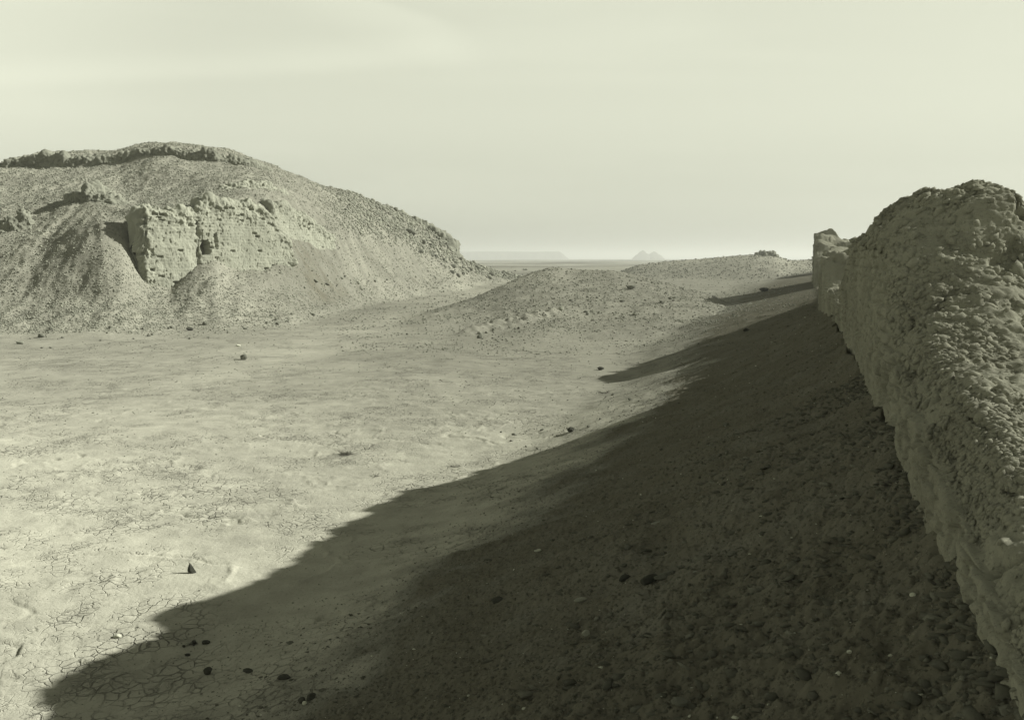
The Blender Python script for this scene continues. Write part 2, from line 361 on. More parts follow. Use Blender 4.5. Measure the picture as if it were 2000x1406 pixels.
# ------------------------------------------------------------------ materials
def mat_earth(name, col, col2, fine=6.0, bump=0.02, speck=0.35, attr=None, streak=None, cracks=False):
    m = bpy.data.materials.new(name); m.use_nodes = True; t = m.node_tree; t.nodes.clear()
    N = lambda k, **kw: [setattr(n, a, b) for n in [t.nodes.new(k)] for a, b in kw.items()] and n if False else t.nodes.new(k)
    out = N('ShaderNodeOutputMaterial'); bs = N('ShaderNodeBsdfDiffuse'); bs.inputs['Roughness'].default_value = 0.6
    t.links.new(bs.outputs[0], out.inputs[0])
    g = N('ShaderNodeNewGeometry')
    def noise(scale, det=4, rough=0.55, vec=None):
        n = N('ShaderNodeTexNoise'); n.inputs['Scale'].default_value = scale; n.inputs['Detail'].default_value = det; n.inputs['Roughness'].default_value = rough
        t.links.new(vec or g.outputs['Position'], n.inputs['Vector']); return n
    def mix(a, b, f):
        n = N('ShaderNodeMix'); n.data_type = 'RGBA'
        for s, v in ((n.inputs[6], a), (n.inputs[7], b)):
            if isinstance(v, tuple): s.default_value = v + (1,)
            else: t.links.new(v, s)
        if isinstance(f, float): n.inputs[0].default_value = f
        else: t.links.new(f, n.inputs[0])
        return n.outputs[2]
    def ramp(src, a, b):
        n = N('ShaderNodeMapRange'); n.interpolation_type = 'SMOOTHSTEP'
        n.inputs['From Min'].default_value = a; n.inputs['From Max'].default_value = b
        t.links.new(src, n.inputs['Value']); return n.outputs[0]
    def val(op, a, b):
        n = N('ShaderNodeMath'); n.operation = op
        for s, v in ((n.inputs[0], a), (n.inputs[1], b)):
            if isinstance(v, (int, float)): s.default_value = v
            else: t.links.new(v, s)
        return n.outputs[0]
    c = mix(col, col2, ramp(noise(0.7).outputs[0], 0.3, 0.7))
    if attr:
        at_ = N('ShaderNodeAttribute'); at_.attribute_name = 'tone'
        t1 = N('ShaderNodeVectorMath'); t1.operation = 'SCALE'; t1.inputs[0].default_value = (1.01, 1.0, 0.80); t.links.new(at_.outputs['Fac'], t1.inputs['Scale'])
        t2 = N('ShaderNodeVectorMath'); t2.operation = 'SCALE'; t2.inputs[0].default_value = (1.045, 1.0, 0.745); t.links.new(at_.outputs['Fac'], t2.inputs['Scale'])
        c = mix(t2.outputs[0], t1.outputs[0], ramp(at_.outputs['Fac'], 0.11, 0.17))
        dkf = N('ShaderNodeVectorMath'); dkf.operation = 'SCALE'; t.links.new(c, dkf.inputs[0]); dkf.inputs['Scale'].default_value = .5
        ltf = N('ShaderNodeVectorMath'); ltf.operation = 'SCALE'; t.links.new(c, ltf.inputs[0]); ltf.inputs['Scale'].default_value = 1.5
    # blotches and grit: real differences in the earth's colour
    dk = tuple(0.55 * q for q in col2) if not attr else dkf.outputs[0]
    lt = tuple(min(1.55 * q, 0.6) for q in col) if not attr else ltf.outputs[0]
    big = ramp(noise(2.6, 5).outputs[0], 0.5, 0.75)
    c = mix(c, dk, val('MULTIPLY', big, speck * 0.5))
    spk = speck
    if cracks:
        acl = N('ShaderNodeAttribute'); acl.attribute_name = 'crust'
        spk = val('SUBTRACT', 0.95, val('MULTIPLY', acl.outputs['Fac'], 0.62))
    sm = ramp(noise(fine * 5, 3, 0.7).outputs[0], 0.53, 0.66)
    c = mix(c, dk, val('MULTIPLY', sm, spk))
    sm2 = ramp(noise(fine * 7.3, 2, 0.7).outputs[0], 0.62, 0.74)
    c = mix(c, lt, val('MULTIPLY', sm2, spk if cracks else speck * 0.8))
    t.links.new(c, bs.inputs['Color'])
    hgt = noise(fine * 2, 6, 0.65).outputs[0]
    hg2 = noise(fine * 9, 4, 0.7).outputs[0]
    hh = val('ADD', hgt, val('MULTIPLY', hg2, 0.35))
    if streak:
        mpn = N('ShaderNodeMapping'); mpn.inputs['Scale'].default_value = streak; t.links.new(g.outputs['Position'], mpn.inputs[0])
        hs = noise(1.0, 4, 0.6, mpn.outputs[0]).outputs[0]
        hh = val('ADD', hh, val('MULTIPLY', ramp(hs, 0.35, 0.6), 1.0))
    if cracks:
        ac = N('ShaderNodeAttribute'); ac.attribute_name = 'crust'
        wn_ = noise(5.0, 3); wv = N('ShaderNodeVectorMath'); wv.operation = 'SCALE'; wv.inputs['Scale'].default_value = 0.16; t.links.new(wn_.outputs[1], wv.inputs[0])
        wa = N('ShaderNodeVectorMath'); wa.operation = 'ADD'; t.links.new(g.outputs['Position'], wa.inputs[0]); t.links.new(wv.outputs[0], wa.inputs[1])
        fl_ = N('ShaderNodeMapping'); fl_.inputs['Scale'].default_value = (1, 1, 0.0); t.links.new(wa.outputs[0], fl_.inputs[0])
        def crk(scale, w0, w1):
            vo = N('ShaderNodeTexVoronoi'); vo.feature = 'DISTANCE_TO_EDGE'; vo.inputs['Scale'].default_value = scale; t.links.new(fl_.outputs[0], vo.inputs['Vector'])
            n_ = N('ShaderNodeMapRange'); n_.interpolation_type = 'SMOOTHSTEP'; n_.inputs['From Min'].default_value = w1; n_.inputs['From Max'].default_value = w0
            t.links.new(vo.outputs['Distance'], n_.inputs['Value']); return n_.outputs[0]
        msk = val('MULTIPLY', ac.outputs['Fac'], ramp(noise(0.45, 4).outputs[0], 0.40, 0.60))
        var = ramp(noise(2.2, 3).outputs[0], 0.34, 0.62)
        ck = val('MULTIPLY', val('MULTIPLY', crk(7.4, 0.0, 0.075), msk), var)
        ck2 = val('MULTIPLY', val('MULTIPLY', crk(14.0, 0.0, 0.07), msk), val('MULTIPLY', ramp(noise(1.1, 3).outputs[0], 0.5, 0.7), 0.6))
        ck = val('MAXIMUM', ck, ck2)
        crack_shade = N('ShaderNodeVectorMath'); crack_shade.operation = 'SCALE'; t.links.new(c, crack_shade.inputs[0]); crack_shade.inputs['Scale'].default_value = .58  # crack lines darkened in the base colour, standing for shade inside them
        c = mix(c, crack_shade.outputs[0], ck); t.links.new(c, bs.inputs['Color'])
        hh = val('SUBTRACT', hh, val('MULTIPLY', ck, 1.6))
    bp = N('ShaderNodeBump'); bp.inputs['Strength'].default_value = 1.0; bp.inputs['Distance'].default_value = bump
    t.links.new(hh, bp.inputs['Height']); t.links.new(bp.outputs[0], bs.inputs['Normal'])
    return m
OL = lambda v, w=0.0: (v * (0.98 + w), v, v * (0.79 - w))
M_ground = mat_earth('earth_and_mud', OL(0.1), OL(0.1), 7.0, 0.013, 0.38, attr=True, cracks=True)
M_hill_land = mat_earth('hill_earth', OL(0.1), OL(0.1), 2.2, 0.045, 0.5, attr=True)
M_mound = mat_earth('mound_earth', OL(0.1), OL(0.1), 3.0, 0.04, 0.45, attr=True)
M_flat_far = mat_earth('desert_floor', OL(0.1), OL(0.1), 0.05, 0.3, 0.3, attr=True)
M_hill = mat_earth('hill_rubble', OL(0.235), OL(0.185), 1.8, 0.05, 0.5)
M_wall = mat_earth('mudbrick_weathered', OL(0.26, 0.02), OL(0.19, 0.03), 13.0, 0.010, 0.55)
M_ruin = mat_earth('mudbrick_pale', OL(0.30), OL(0.25), 5.0, 0.014, 0.3)
M_stone = mat_earth('field_stone', OL(0.17), OL(0.12), 14.0, 0.008, 0.35)
M_stone_d = mat_earth('dark_stone', OL(0.07), OL(0.05), 20.0, 0.005, 0.3)
M_stone_p = mat_earth('pale_stone', OL(0.50), OL(0.42), 20.0, 0.004, 0.2)
M_twig = mat_earth('dry_twig', OL(0.09, 0.03), OL(0.06, 0.03), 30.0, 0.002, 0.2)
M_rock_far = mat_earth('distant_rock', OL(0.16), OL(0.12), 0.02, 2.0, 0.4)

# ------------------------------------------------------------------ the land: one sheet in polar rows round the viewer
az = np.concatenate([np.arange(-180, -60, 3.0), np.arange(-60, -33, 0.5), np.arange(-33, 33.01, 0.075), np.arange(33.5, 60, 0.5), np.arange(60, 180, 3.0)])
rr = [0.25]
while rr[-1] < 9000:
    r = rr[-1]
    if r < 2.4: rr.append(r * 1.06)
    elif r < 34: rr.append(r * 1.0037)
    elif r < 60: rr.append(r + 0.125)
    elif r < 100: rr.append(r + 0.16)
    elif r < 150: rr.append(r + 0.3)
    elif r < 300: rr.append(r * 1.01)
    else: rr.append(r * 1.03)
rr = np.array(rr); NR, NC = len(rr), len(az)
A, RR = np.meshgrid(np.radians(az), rr)
gx = (RR * np.sin(A)).ravel(); gy = (RR * np.cos(A)).ravel()
gz = np.empty_like(gx); hb = np.empty((5, gx.size))
CH = 400000
for i in range(0, gx.size, CH):
    sl = slice(i, i + CH)
    gz[sl] = land(gx[sl], gy[sl]); hb[:, sl] = macro(gx[sl], gy[sl])
print('land', NR, NC, gx.size, round(time.time() - T0, 1))
V = np.stack([gx, gy, gz], 1)
FA = grid_faces(NR, NC, True)
fm = FA.mean(1) * 0 + FA[:, 0]; fm = FA[:, 0]
kind = np.zeros(len(FA), int)
kind[hb[1][fm] > 0.12] = 1
kind[(hb[2][fm] > 0.10) & (kind == 0)] = 2
kind[(hb[3][fm] > 0.25) & (kind == 0)] = 3
kind[(RR.ravel()[fm] > 160) & (kind == 0)] = 4
px_, py_ = gx, gy
D0 = np.hypot(gx, gy)
n1 = fbm2(gx, gy, 7.0, 4, 82); n2 = fbm2(gx, gy, 1.8, 4, 83); n3 = fbm2(gx, gy, 0.5, 3, 84)
pale = crustiness(gx, gy, hb[4])
flat = 0.34 + (0.22 - 0.34) * sst(12, 34, D0 + 14 * n1) + 0.06 * n1 + 0.03 * n2
tone = 0.125 + (flat - 0.125) * pale
hm = sst(0.0, 1.3, hb[1] + 0.5 * n1 + .3 * n2); mm = sst(0.0, 1.6, hb[2] + 0.7 * n1 + .4 * n2); fm2 = sst(0, 2.0, hb[3] + n1)
rt = sst(-.33, -.2, gx / np.maximum(gy, 1)); tone = tone + hm * (0.222 - .030 * rt + .06 * n1 + .06 * n2 - tone)
tone = tone + np.maximum(mm, fm2) * (1 - hm) * (0.20 + .04 * n1 + .04 * n2 - tone)
tone = tone * (1 + .22 * n3 * sst(70, 20, D0)) * (1 + .12 * np.clip(fbm2(gx * .6 + gy * .2, gy * .5, .9, 4, 86, .65), -1, 1))
# far desert: broad bands of pale and dark ground
fd = sst(130, 260, D0); bands = fbm2(gx, gy, 90.0, 4, 85)
tone = tone + fd * (0.20 + .22 * bands - tone)
pp = np.array([ground_hit(*q_) for q_ in ((420, 740), (560, 695), (680, 648), (760, 622), (870, 592), (950, 566), (1010, 552))])
dp = np.full(gx.shape, 99.0)
nearm = (D0 > 20) & (D0 < 170)
for a_, b_ in zip(pp[:-1], pp[1:]):
    ab = b_ - a_; t_ = np.clip(((gx[nearm] - a_[0]) * ab[0] + (gy[nearm] - a_[1]) * ab[1]) / (ab @ ab), 0, 1)
    dp[nearm] = np.minimum(dp[nearm], np.hypot(gx[nearm] - a_[0] - t_ * ab[0], gy[nearm] - a_[1] - t_ * ab[1]))
wpath = 1.0 + D0 * .03
tone = tone + .05 * np.exp(-((dp + 1.2 * n2) / wpath) ** 2)
q_ = ground_hit(660, 592); tone = tone - .045 * np.exp(-(((gx - q_[0]) / 9) ** 2 + ((gy - q_[1]) / 9) ** 2)) * (1 + n1)
tone = np.clip(tone, .05, .42)
def piece(name, mask, mat):
    f = FA[mask]; ids, inv = np.unique(f, return_inverse=True)
    o = mesh_np(name, V[ids], inv.reshape(-1, 4), mat)
    a_ = o.data.attributes.new('tone', 'FLOAT', 'POINT'); a_.data.foreach_set('value', tone[ids].astype(np.float32))
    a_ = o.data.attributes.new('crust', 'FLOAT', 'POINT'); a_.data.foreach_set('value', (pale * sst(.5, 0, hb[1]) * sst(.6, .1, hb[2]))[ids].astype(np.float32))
    tag(o, kind='structure')
    return o, ids
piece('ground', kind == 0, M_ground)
piece('hill', kind == 1, M_hill_land)
piece('mound', kind == 2, M_mound)
piece('distant_rise', kind == 3, M_mound)
piece('desert_plain', kind == 4, M_flat_far)
del FA, kind, hb

# ------------------------------------------------------------------ distant landforms
def landform(name, cx, cy, w, dpt, h, n, prof, seed, mat):
    u = np.linspace(-1, 1, n); v = np.linspace(-1, 1, 60)
    U_, V_ = np.meshgrid(u, v)
    z = prof(U_, V_) * h
    x = cx + U_ * w; y = cy + V_ * dpt
    z = z + 0.06 * h * fbm2(x, y, w / 8, 5, seed) * (z > 0.02 * h) - 2.0
    P = np.stack([x.ravel(), y.ravel(), z.ravel()], 1)
    o = mesh_np(name, P, grid_faces(60, n), mat); tag(o, kind='structure'); return o
def twin(U_, V_):
    r1 = np.hypot((U_ + 0.28) / 0.62, V_ / 0.8); r2 = np.hypot((U_ - 0.30) / 0.60, V_ / 0.8)
    a = np.clip(1 - r1, 0, 1) ** 0.8 * (1.0 + .1 * vn2(U_ * 5, V_ * 5, 5)); b = np.clip(1 - r2, 0, 1) ** 0.72 * 0.9
    return np.maximum(a, b)
q = at(1266, 505, 2900)
landform('twin_hills', q[0], 2900, 62, 62, 33, 120, twin, 91, M_rock_far)
def plateau(U_, V_):
    e = sst(1.0, 0.965, U_ + 0.01 * fbm2(U_ * 40, V_, 3.0, 3, 93)) * 0.9
    return e * sst(-1.0, -0.62, V_ + 0.12 * fbm2(U_ * 30, V_ * 3, 1.0, 4, 92)) * (1 + 0.03 * fbm2(U_ * 20, V_, 2, 3, 94))
landform('plateau', at(1115, 500, 3500)[0] - 1400, 3700, 1400, 300, 37, 700, plateau, 95, M_rock_far)

# ------------------------------------------------------------------ long weathered wall on the right
LW = {}
def loft_wall(name, S, SEC, ds_fun, nv, seed, mat, amp=1.0, ls=1.0):
    """S keys along the wall, SEC[k] = cross-section points (p, z rel. to the eye)"""
    S = np.array(S, float); SEC = np.array(SEC, float)      # K x M x 2
    s = [S[0]]
    while s[-1] < S[-1]: s.append(s[-1] + ds_fun(s[-1]))
    s[-1] = S[-1]; s = np.array(s)
    K, M, _ = SEC.shape
    # smooth interpolation along s (cubic through keys by catmull-rom)
    def cat(keys, vals, t):
        i = np.clip(np.searchsorted(keys, t) - 1, 0, len(keys) - 2)
        h = keys[i + 1] - keys[i]; a = (t - keys[i]) / h
        m = np.gradient(vals, keys); m0 = m[i] * h; m1 = m[i + 1] * h
        return (2*a**3-3*a**2+1)*vals[i] + (a**3-2*a**2+a)*m0 + (-2*a**3+3*a**2)*vals[i+1] + (a**3-a**2)*m1
    P = np.stack([np.stack([cat(S, SEC[:, m, c], s) for m in range(M)], 1) for c in (0, 1)], -1)   # ns x M x 2
    # resample each section: dense on the front and top
    tv = np.concatenate(nv)
    i = np.clip(tv.astype(int), 0, M - 2); a = (tv - i)
    im = np.clip(i - 1, 0, M - 1); ip = i + 1; iq = np.clip(i + 2, 0, M - 1)
    a_ = a[None, :, None]
    p0, p1, p2, p3 = P[:, im], P[:, i], P[:, ip], P[:, iq]
    Q = 0.5 * (2*p1 + (p2-p0)*a_*0.8 + (2*p0-5*p1+4*p2-p3)*a_**2*0.8 + (3*p1-p0-3*p2+p3)*a_**3*0.8) if False else None
    m1 = (p2 - p0) * 0.35; m2 = (p3 - p1) * 0.35
    Q = (2*a_**3-3*a_**2+1)*p1 + (a_**3-2*a_**2+a_)*m1 + (-2*a_**3+3*a_**2)*p2 + (a_**3-a_**2)*m2
    SS = np.repeat(s[:, None], Q.shape[1], 1); PP = Q[..., 0]; ZZ = Q[..., 1]
    X = SS * WD[0] + PP * WP[0]; Y = SS * WD[1] + PP * WP[1]; Z = ZZ + EYE
    def normals(X, Y, Z):
        du = np.stack([np.gradient(q, axis=0) for q in (X, Y, Z)], -1); dv = np.stack([np.gradient(q, axis=1) for q in (X, Y, Z)], -1)
        n = np.cross(dv, du); n /= np.linalg.norm(n, axis=-1, keepdims=True) + 1e-9
        return n
    n = normals(X, Y, Z)
    # outward = away from the wall's core
    core = np.stack([(1.8 - PP) * WP[0], (1.8 - PP) * WP[1], (-1.5 - ZZ)], -1)
    if (n * core).sum(-1).mean() > 0: n = -n
    up = n[..., 2]; face = sst(0.55, 0.15, up) * (PP < 1.2)
    X0, Y0, Z0 = X, Y, Z; X, Y, Z = X / ls, Y / ls, Z / ls; SS0 = SS; SS = SS / ls
    lump = fbm3(X, Y, Z, 1.1, 3, seed) * 0.14
    mid = fbm3(X, Y, Z * 1.5, 0.34, 3, seed + 1)
    fine = fbm3(X, Y, Z * 1.6, 0.09, 3, seed + 2)
    # eroded sheets of plaster and clods on the top
    b1 = np.abs(fbm3(X, Y, Z * 1.3, 0.32, 3, seed + 3)) * 2; b2 = np.abs(fbm3(X, Y, Z * 1.2, 0.11, 3, seed + 4)) * 2
    b3 = np.abs(fbm3(X, Y, Z, 0.75, 2, seed + 9)) * 2
    patch = sst(-0.2, 0.3, fbm3(X, Y, Z, 0.8, 2, seed + 5))
    lay = np.abs(fbm3(X * .5, Y * .5, Z * 3.0, 0.22, 3, seed + 10)) * 2
    top = 1 - face
    low = sst(-1.0, -.3, ZZ) * .75 + .25
    dsp = amp * (lump * low * (1 - .8 * face) + 0.032 * mid * low + 0.012 * fine + top * (0.03 * b1 * (.3 + .7 * patch) + 0.018 * b2 + 0.12 * b3 * sst(-.45, .05, ZZ) * sst(1.9, 1.2, PP) + .018 * lay - 0.07))
    # face: worn brickwork, courses pitted and fluted
    bl_, bh_ = 0.30, 0.10
    zw = (Z + .012 * mid) / bh_; row = np.floor(zw); fz = zw - row
    sb = SS / bl_ + .5 * (row % 2) + .08 * mid; cm = np.floor(sb); fs = sb - cm
    rb = r01(cm.astype(np.int64), row.astype(np.int64), seed + 11)
    gz_ = 1 - sst(0, .22, np.minimum(fz, 1 - fz)); gs_ = 1 - sst(0, .09, np.minimum(fs, 1 - fs))
    wear = sst(-.35, .25, fbm3(X, Y, Z, .5, 3, seed + 12))
    n6 = fbm3(X * .7, Y * .7, Z, 0.07, 3, seed + 6)
    pit = sst(0.18, 0.5, fbm3(X * .55, Y * .55, Z, 0.10, 2, seed + 8))
    hole = sst(0.42, 0.6, fbm3(X * .6, Y * .6, Z * .5, 0.35, 2, seed + 13))
    fis = sst(.07, 0, np.abs(fbm3(X, Y, Z, .55, 3, seed + 14))) * sst(-.1, .25, fbm3(X, Y, Z, .8, 2, seed + 16))
    cav = sst(.40, .55, fbm3(X, Y, Z * 1.4, .38, 3, seed + 17))
    crumb = fbm3(X, Y, Z, .035, 2, seed + 18)
    dsp = dsp + top * (-.06 * fis - .09 * cav + .006 * crumb)
    pit2 = sst(.22, .40, fbm3(X * .6, Y * .6, Z * .9, 0.055, 2, seed + 19))
    dsp = dsp + face * (wear * (-.030 * gz_ - .035 * gs_ + .05 * (rb - .5)) + .022 * n6 + .010 * crumb - .055 * pit - .035 * pit2 - .10 * hole)
    low = sst(-1.9, -1.4, ZZ)
    tz = (Z + .25 * lump + .03 * mid) / .085; tz = tz - np.floor(tz)
    dsp = dsp + top * .022 * (sst(0, .75, tz) - sst(.85, 1, tz)) * sst(-.1, .3, fbm3(X, Y, Z, .9, 2, seed + 15))
    if ls == 1: dsp = dsp * (.2 + .8 * sst(-1.5, -1.02, ZZ))
    dsp = dsp * ls; X, Y, Z = X0, Y0, Z0
    X = X + n[..., 0] * dsp; Y = Y + n[..., 1] * dsp; Z = Z + n[..., 2] * dsp
    og = (float(X.mean()), float(Y.mean()), float(Z.min()))
    o = mesh_np(name, np.stack([X.ravel(), Y.ravel(), Z.ravel()], 1), grid_faces(*X.shape), mat, origin=og)
    LW['last'] = (X, Y, Z, n, top, ZZ)
    return o
SECN = [(0.62,-2.3),(0.60,-1.3)]
def sec(c, d, e, f, g, h, i=(3.6, -2.4), base=0.60): return [(base + 0.04, -2.4), (base, -1.35), c, d, e, f, g, h, i]
KS = [
 (-3.0, sec((.60,-1.20),(.78,-1.02),(1.0,-.98),(1.5,-1.10),(2.4,-1.3),(3.2,-1.5))),
 (3.0,  sec((.60,-1.14),(.77,-.98),(.95,-.94),(1.4,-1.06),(2.2,-1.3),(3.2,-1.5))),
 (4.2,  sec((.60,-1.04),(.76,-.82),(.93,-.77),(1.4,-.88),(2.2,-1.15),(3.2,-1.5))),
 (5.4,  sec((.60,-.95),(.76,-.70),(.93,-.64),(1.4,-.72),(2.2,-1.0),(3.2,-1.4))),
 (7.0,  sec((.60,-.84),(.76,-.56),(.95,-.48),(1.45,-.50),(2.2,-.8),(3.1,-1.2))),
 (7.7,  sec((.60,-.66),(.75,-.34),(1.0,-.18),(1.5,-.12),(2.1,-.4),(3.0,-1.0))),
 (8.4,  sec((.60,-.36),(.71,.02),(1.0,0.29),(1.42,0.53),(1.78,.52),(2.4,-.5))),
 (9.05, sec((.60,-.12),(.69,.22),(1.0,.47),(1.42,.66),(1.76,.60),(2.15,-.2))),
 (9.8,  sec((.60,-.05),(.68,.18),(.98,.38),(1.45,.59),(1.83,.55),(2.1,-.15))),
 (10.8, sec((.60,-.03),(.66,.19),(.95,.41),(1.42,.61),(1.88,.66),(2.12,-.05))),
 (11.6, sec((.60,-.03),(.66,.21),(.95,.42),(1.38,.60),(1.88,.62),(2.2,.0))),
 (13.0, sec((.60,-.02),(.66,.23),(.96,.42),(1.4,.58),(1.9,.48),(2.3,.0))),
 (15.0, sec((.60,-.04),(.68,.24),(1.0,.44),(1.4,.60),(1.9,.45),(2.4,.0))),
 (16.3, sec((.60,-.12),(.68,.13),(1.0,.31),(1.4,.48),(1.9,.30),(2.4,-.2))),
 (17.2, sec((.60,-.35),(.69,-.12),(1.0,.05),(1.4,.22),(1.9,.05),(2.4,-.4))),
 (18.5, sec((.60,-.62),(.70,-.42),(1.0,-.26),(1.4,-.08),(1.9,-.2),(2.4,-.6))),
 (20.1, sec((.60,-1.1),(.70,-1.0),(1.0,-.87),(1.4,-.70),(1.9,-.8),(2.4,-1.1))),
 (21.6, sec((.60,-1.1),(.70,-.98),(1.0,-.88),(1.4,-.80),(1.9,-.9),(2.4,-1.2))),
 (22.8, sec((.60,-1.2),(.70,-1.1),(1.0,-1.0),(1.4,-.98),(1.9,-1.1),(2.4,-1.4))),
 (23.8, sec((.80,-2.3),(.9,-2.2),(1.0,-2.2),(1.4,-2.2),(1.9,-2.3),(2.4,-2.4))),
]
NV = [np.linspace(0, 1, 14, endpoint=False), np.linspace(1, 2, 110, endpoint=False), np.linspace(2, 3, 50, endpoint=False),
      np.linspace(3, 4, 56, endpoint=False), np.linspace(4, 5, 56, endpoint=False), np.linspace(5, 6, 50, endpoint=False), np.linspace(6, 7.0, 44, endpoint=False), np.linspace(7.0, 8, 16)]
w = loft_wall('mudbrick_wall', [k[0] for k in KS], [k[1] for k in KS], lambda s: 0.016 if s < 2 else (0.008 if s < 7 else 0.013), NV, 201, M_wall)
# flakes and crumbs of dried mud lying on the wall's top
X, Y, Z, nn, tp, zz = LW['last']
g = np.random.default_rng(5); wgt = (tp > .55) & (zz > -1.3); ii = np.flatnonzero(wgt.ravel())
pk = sst(-.25, .3, fbm3(X.ravel()[ii], Y.ravel()[ii], Z.ravel()[ii], .5, 3, 881)); ii = ii[g.random(len(ii)) < .1 + .9 * pk]
ii = g.choice(ii, 46000); P0 = np.stack([X.ravel()[ii], Y.ravel()[ii], Z.ravel()[ii]], 1); Nn = nn.reshape(-1, 3)[ii] + g.normal(0, .28, (len(ii), 3)); Nn /= np.linalg.norm(Nn, axis=1, keepdims=True)
T1 = np.cross(Nn, g.normal(size=(len(ii), 3))); T1 /= np.linalg.norm(T1, axis=1, keepdims=True); T2 = np.cross(Nn, T1)
v_, f_ = (lambda t: (np.array([(-1,t,0),(1,t,0),(-1,-t,0),(1,-t,0),(0,-1,t),(0,1,t),(0,-1,-t),(0,1,-t),(t,0,-1),(t,0,1),(-t,0,-1),(-t,0,1)]) / math.hypot(1, t), np.array([(0,11,5),(0,5,1),(0,1,7),(0,7,10),(0,10,11),(1,5,9),(5,11,4),(11,10,2),(10,7,6),(7,1,8),(3,9,4),(3,4,2),(3,2,6),(3,6,8),(3,8,9),(4,9,5),(2,4,11),(6,2,10),(8,6,7),(9,8,1)])))((1 + 5 ** .5) / 2)
sz = (.005 + .012 * g.random(len(ii)) + .035 * g.random(len(ii)) ** 6 + .05 * g.random(len(ii)) ** 30) * np.clip(np.hypot(P0[:, 0], P0[:, 1]) / 7, .5, 2)
loc = v_[None] * (1 + g.uniform(-.35, .25, (len(ii), 12)))[..., None] * sz[:, None, None] * np.stack([np.ones(len(ii)), g.uniform(.5, 1, len(ii)), g.uniform(.25, .6, len(ii))], 1)[:, None, :]
Q = P0[:, None] + loc[..., 0:1] * T1[:, None] + loc[..., 1:2] * T2[:, None] + loc[..., 2:3] * Nn[:, None]
og = tuple(w.location)
cb = mesh_np('mud_crumbs', Q.reshape(-1, 3), (f_[None] + (np.arange(len(ii)) * 12)[:, None, None]).reshape(-1, 3), M_wall, smooth=False, parent=w, origin=og)
cb.location = (0, 0, 0); cb['kind'] = 'stuff'
tag(w, 'long weathered mudbrick wall with a high hump running from the lower right corner, the nearest and largest', 'wall', 'remnants of the long mudbrick wall')

def remnant(name, s0, s1, top, p0, th, zb, seed, label, ds=0.03, nv=26, ls=1.0, fall=0.08):
    S = []; X_ = []
    ks, kz = zip(*top); sq = sorted(set(ks) | set(np.arange(s0 + .5, s1 - .3, .42 * ls).tolist()))
    zq = np.interp(sq, ks, kz); gg = np.random.default_rng(seed)
    zq = [z_ + (gg.uniform(-.11, .09) * ls if s0 + .3 < q_ < s1 - .3 else 0) for q_, z_ in zip(sq, zq)]
    pj = gg.uniform(-.09, .09, len(sq)) * ls; p00 = p0
    for (s_, zt), dj in zip(zip(sq, zq), pj):
        p0 = p00 + dj * .6 + (np.interp(s_, [21, 24, 29], [.2, .18, 0]) if s0 < 22 else 0)
        S.append(s_)
        t2 = th
        if s_ in (s0, s1): t2 = th * 0.7
        h = zt - zb
        X_.append([(p0 + .03, zb - 1.5), (p0 + .02, zb), (p0, zb + .6 * h), (p0 + .05, zt - .07 * h), (p0 + .28, zt + dj * .5), (p0 + .5 * t2, zt - fall * .4 - dj), (p0 + .8 * t2, zt - fall + dj), (p0 + t2, zt - fall - .3 * h), (p0 + t2 + .1, zb - 1.5)])
    nvv = [np.linspace(0, 1, 8, endpoint=False)] + [np.linspace(k, k + 1, nv, endpoint=False) for k in range(1, 7)] + [np.linspace(7, 8, 8)]
    o = loft_wall(name, S, X_, lambda s: ds, nvv, seed, M_wall, ls=ls)
    return tag(o, label, 'wall', 'remnants of the long mudbrick wall')
remnant('mudbrick_wall', 21.2, 39.5, [(21.2,-2.2),(22.2,-1.25),(23.2,-.9),(25,-.82),(27.0,-.85),(29.3,-.9),(29.8,-.5),(30.2,.0),(31.0,.2),(32.4,.26),(33.4,.2),(34.4,.0),(36.0,-.7),(38,-1.3),(39.5,-2.2)], .42, 2.0, -1.5, 231,
        'short broken wall stump just past the far end of the large humped wall')
remnant('mudbrick_wall', 64.0, 90.0, [(64,-2.4),(64.8,-.4),(66,.9),(68,1.45),(72,1.7),(78,1.75),(83,1.6),(87,1.3),(89,.8),(90,-2.0)], .4, 3.0, -2.1, 251,
        'tall isolated wall stump with rounded top, on the skyline behind the broken stump', ds=0.07, nv=24, ls=1.7, fall=.5)
remnant('mudbrick_wall', 138.0, 166.0, [(138,-3),(140,-.6),(144,.4),(152,.9),(160,.7),(166,-2.8)], 1.3, 3.0, -2.4, 271,
        'low wall remnant whose long shadow falls beyond the tall stump', ds=0.12, nv=14, ls=3.0)
remnant('mudbrick_wall', 212.0, 236.0, [(212,-3),(214,-1.0),(220,.2),(228,.4),(233,.0),(236,-2.8)], .8, 3.0, -2.6, 291,
        'farthest low wall remnant seen as a thin dark line on the skyline', ds=0.2, nv=12, ls=4.0)

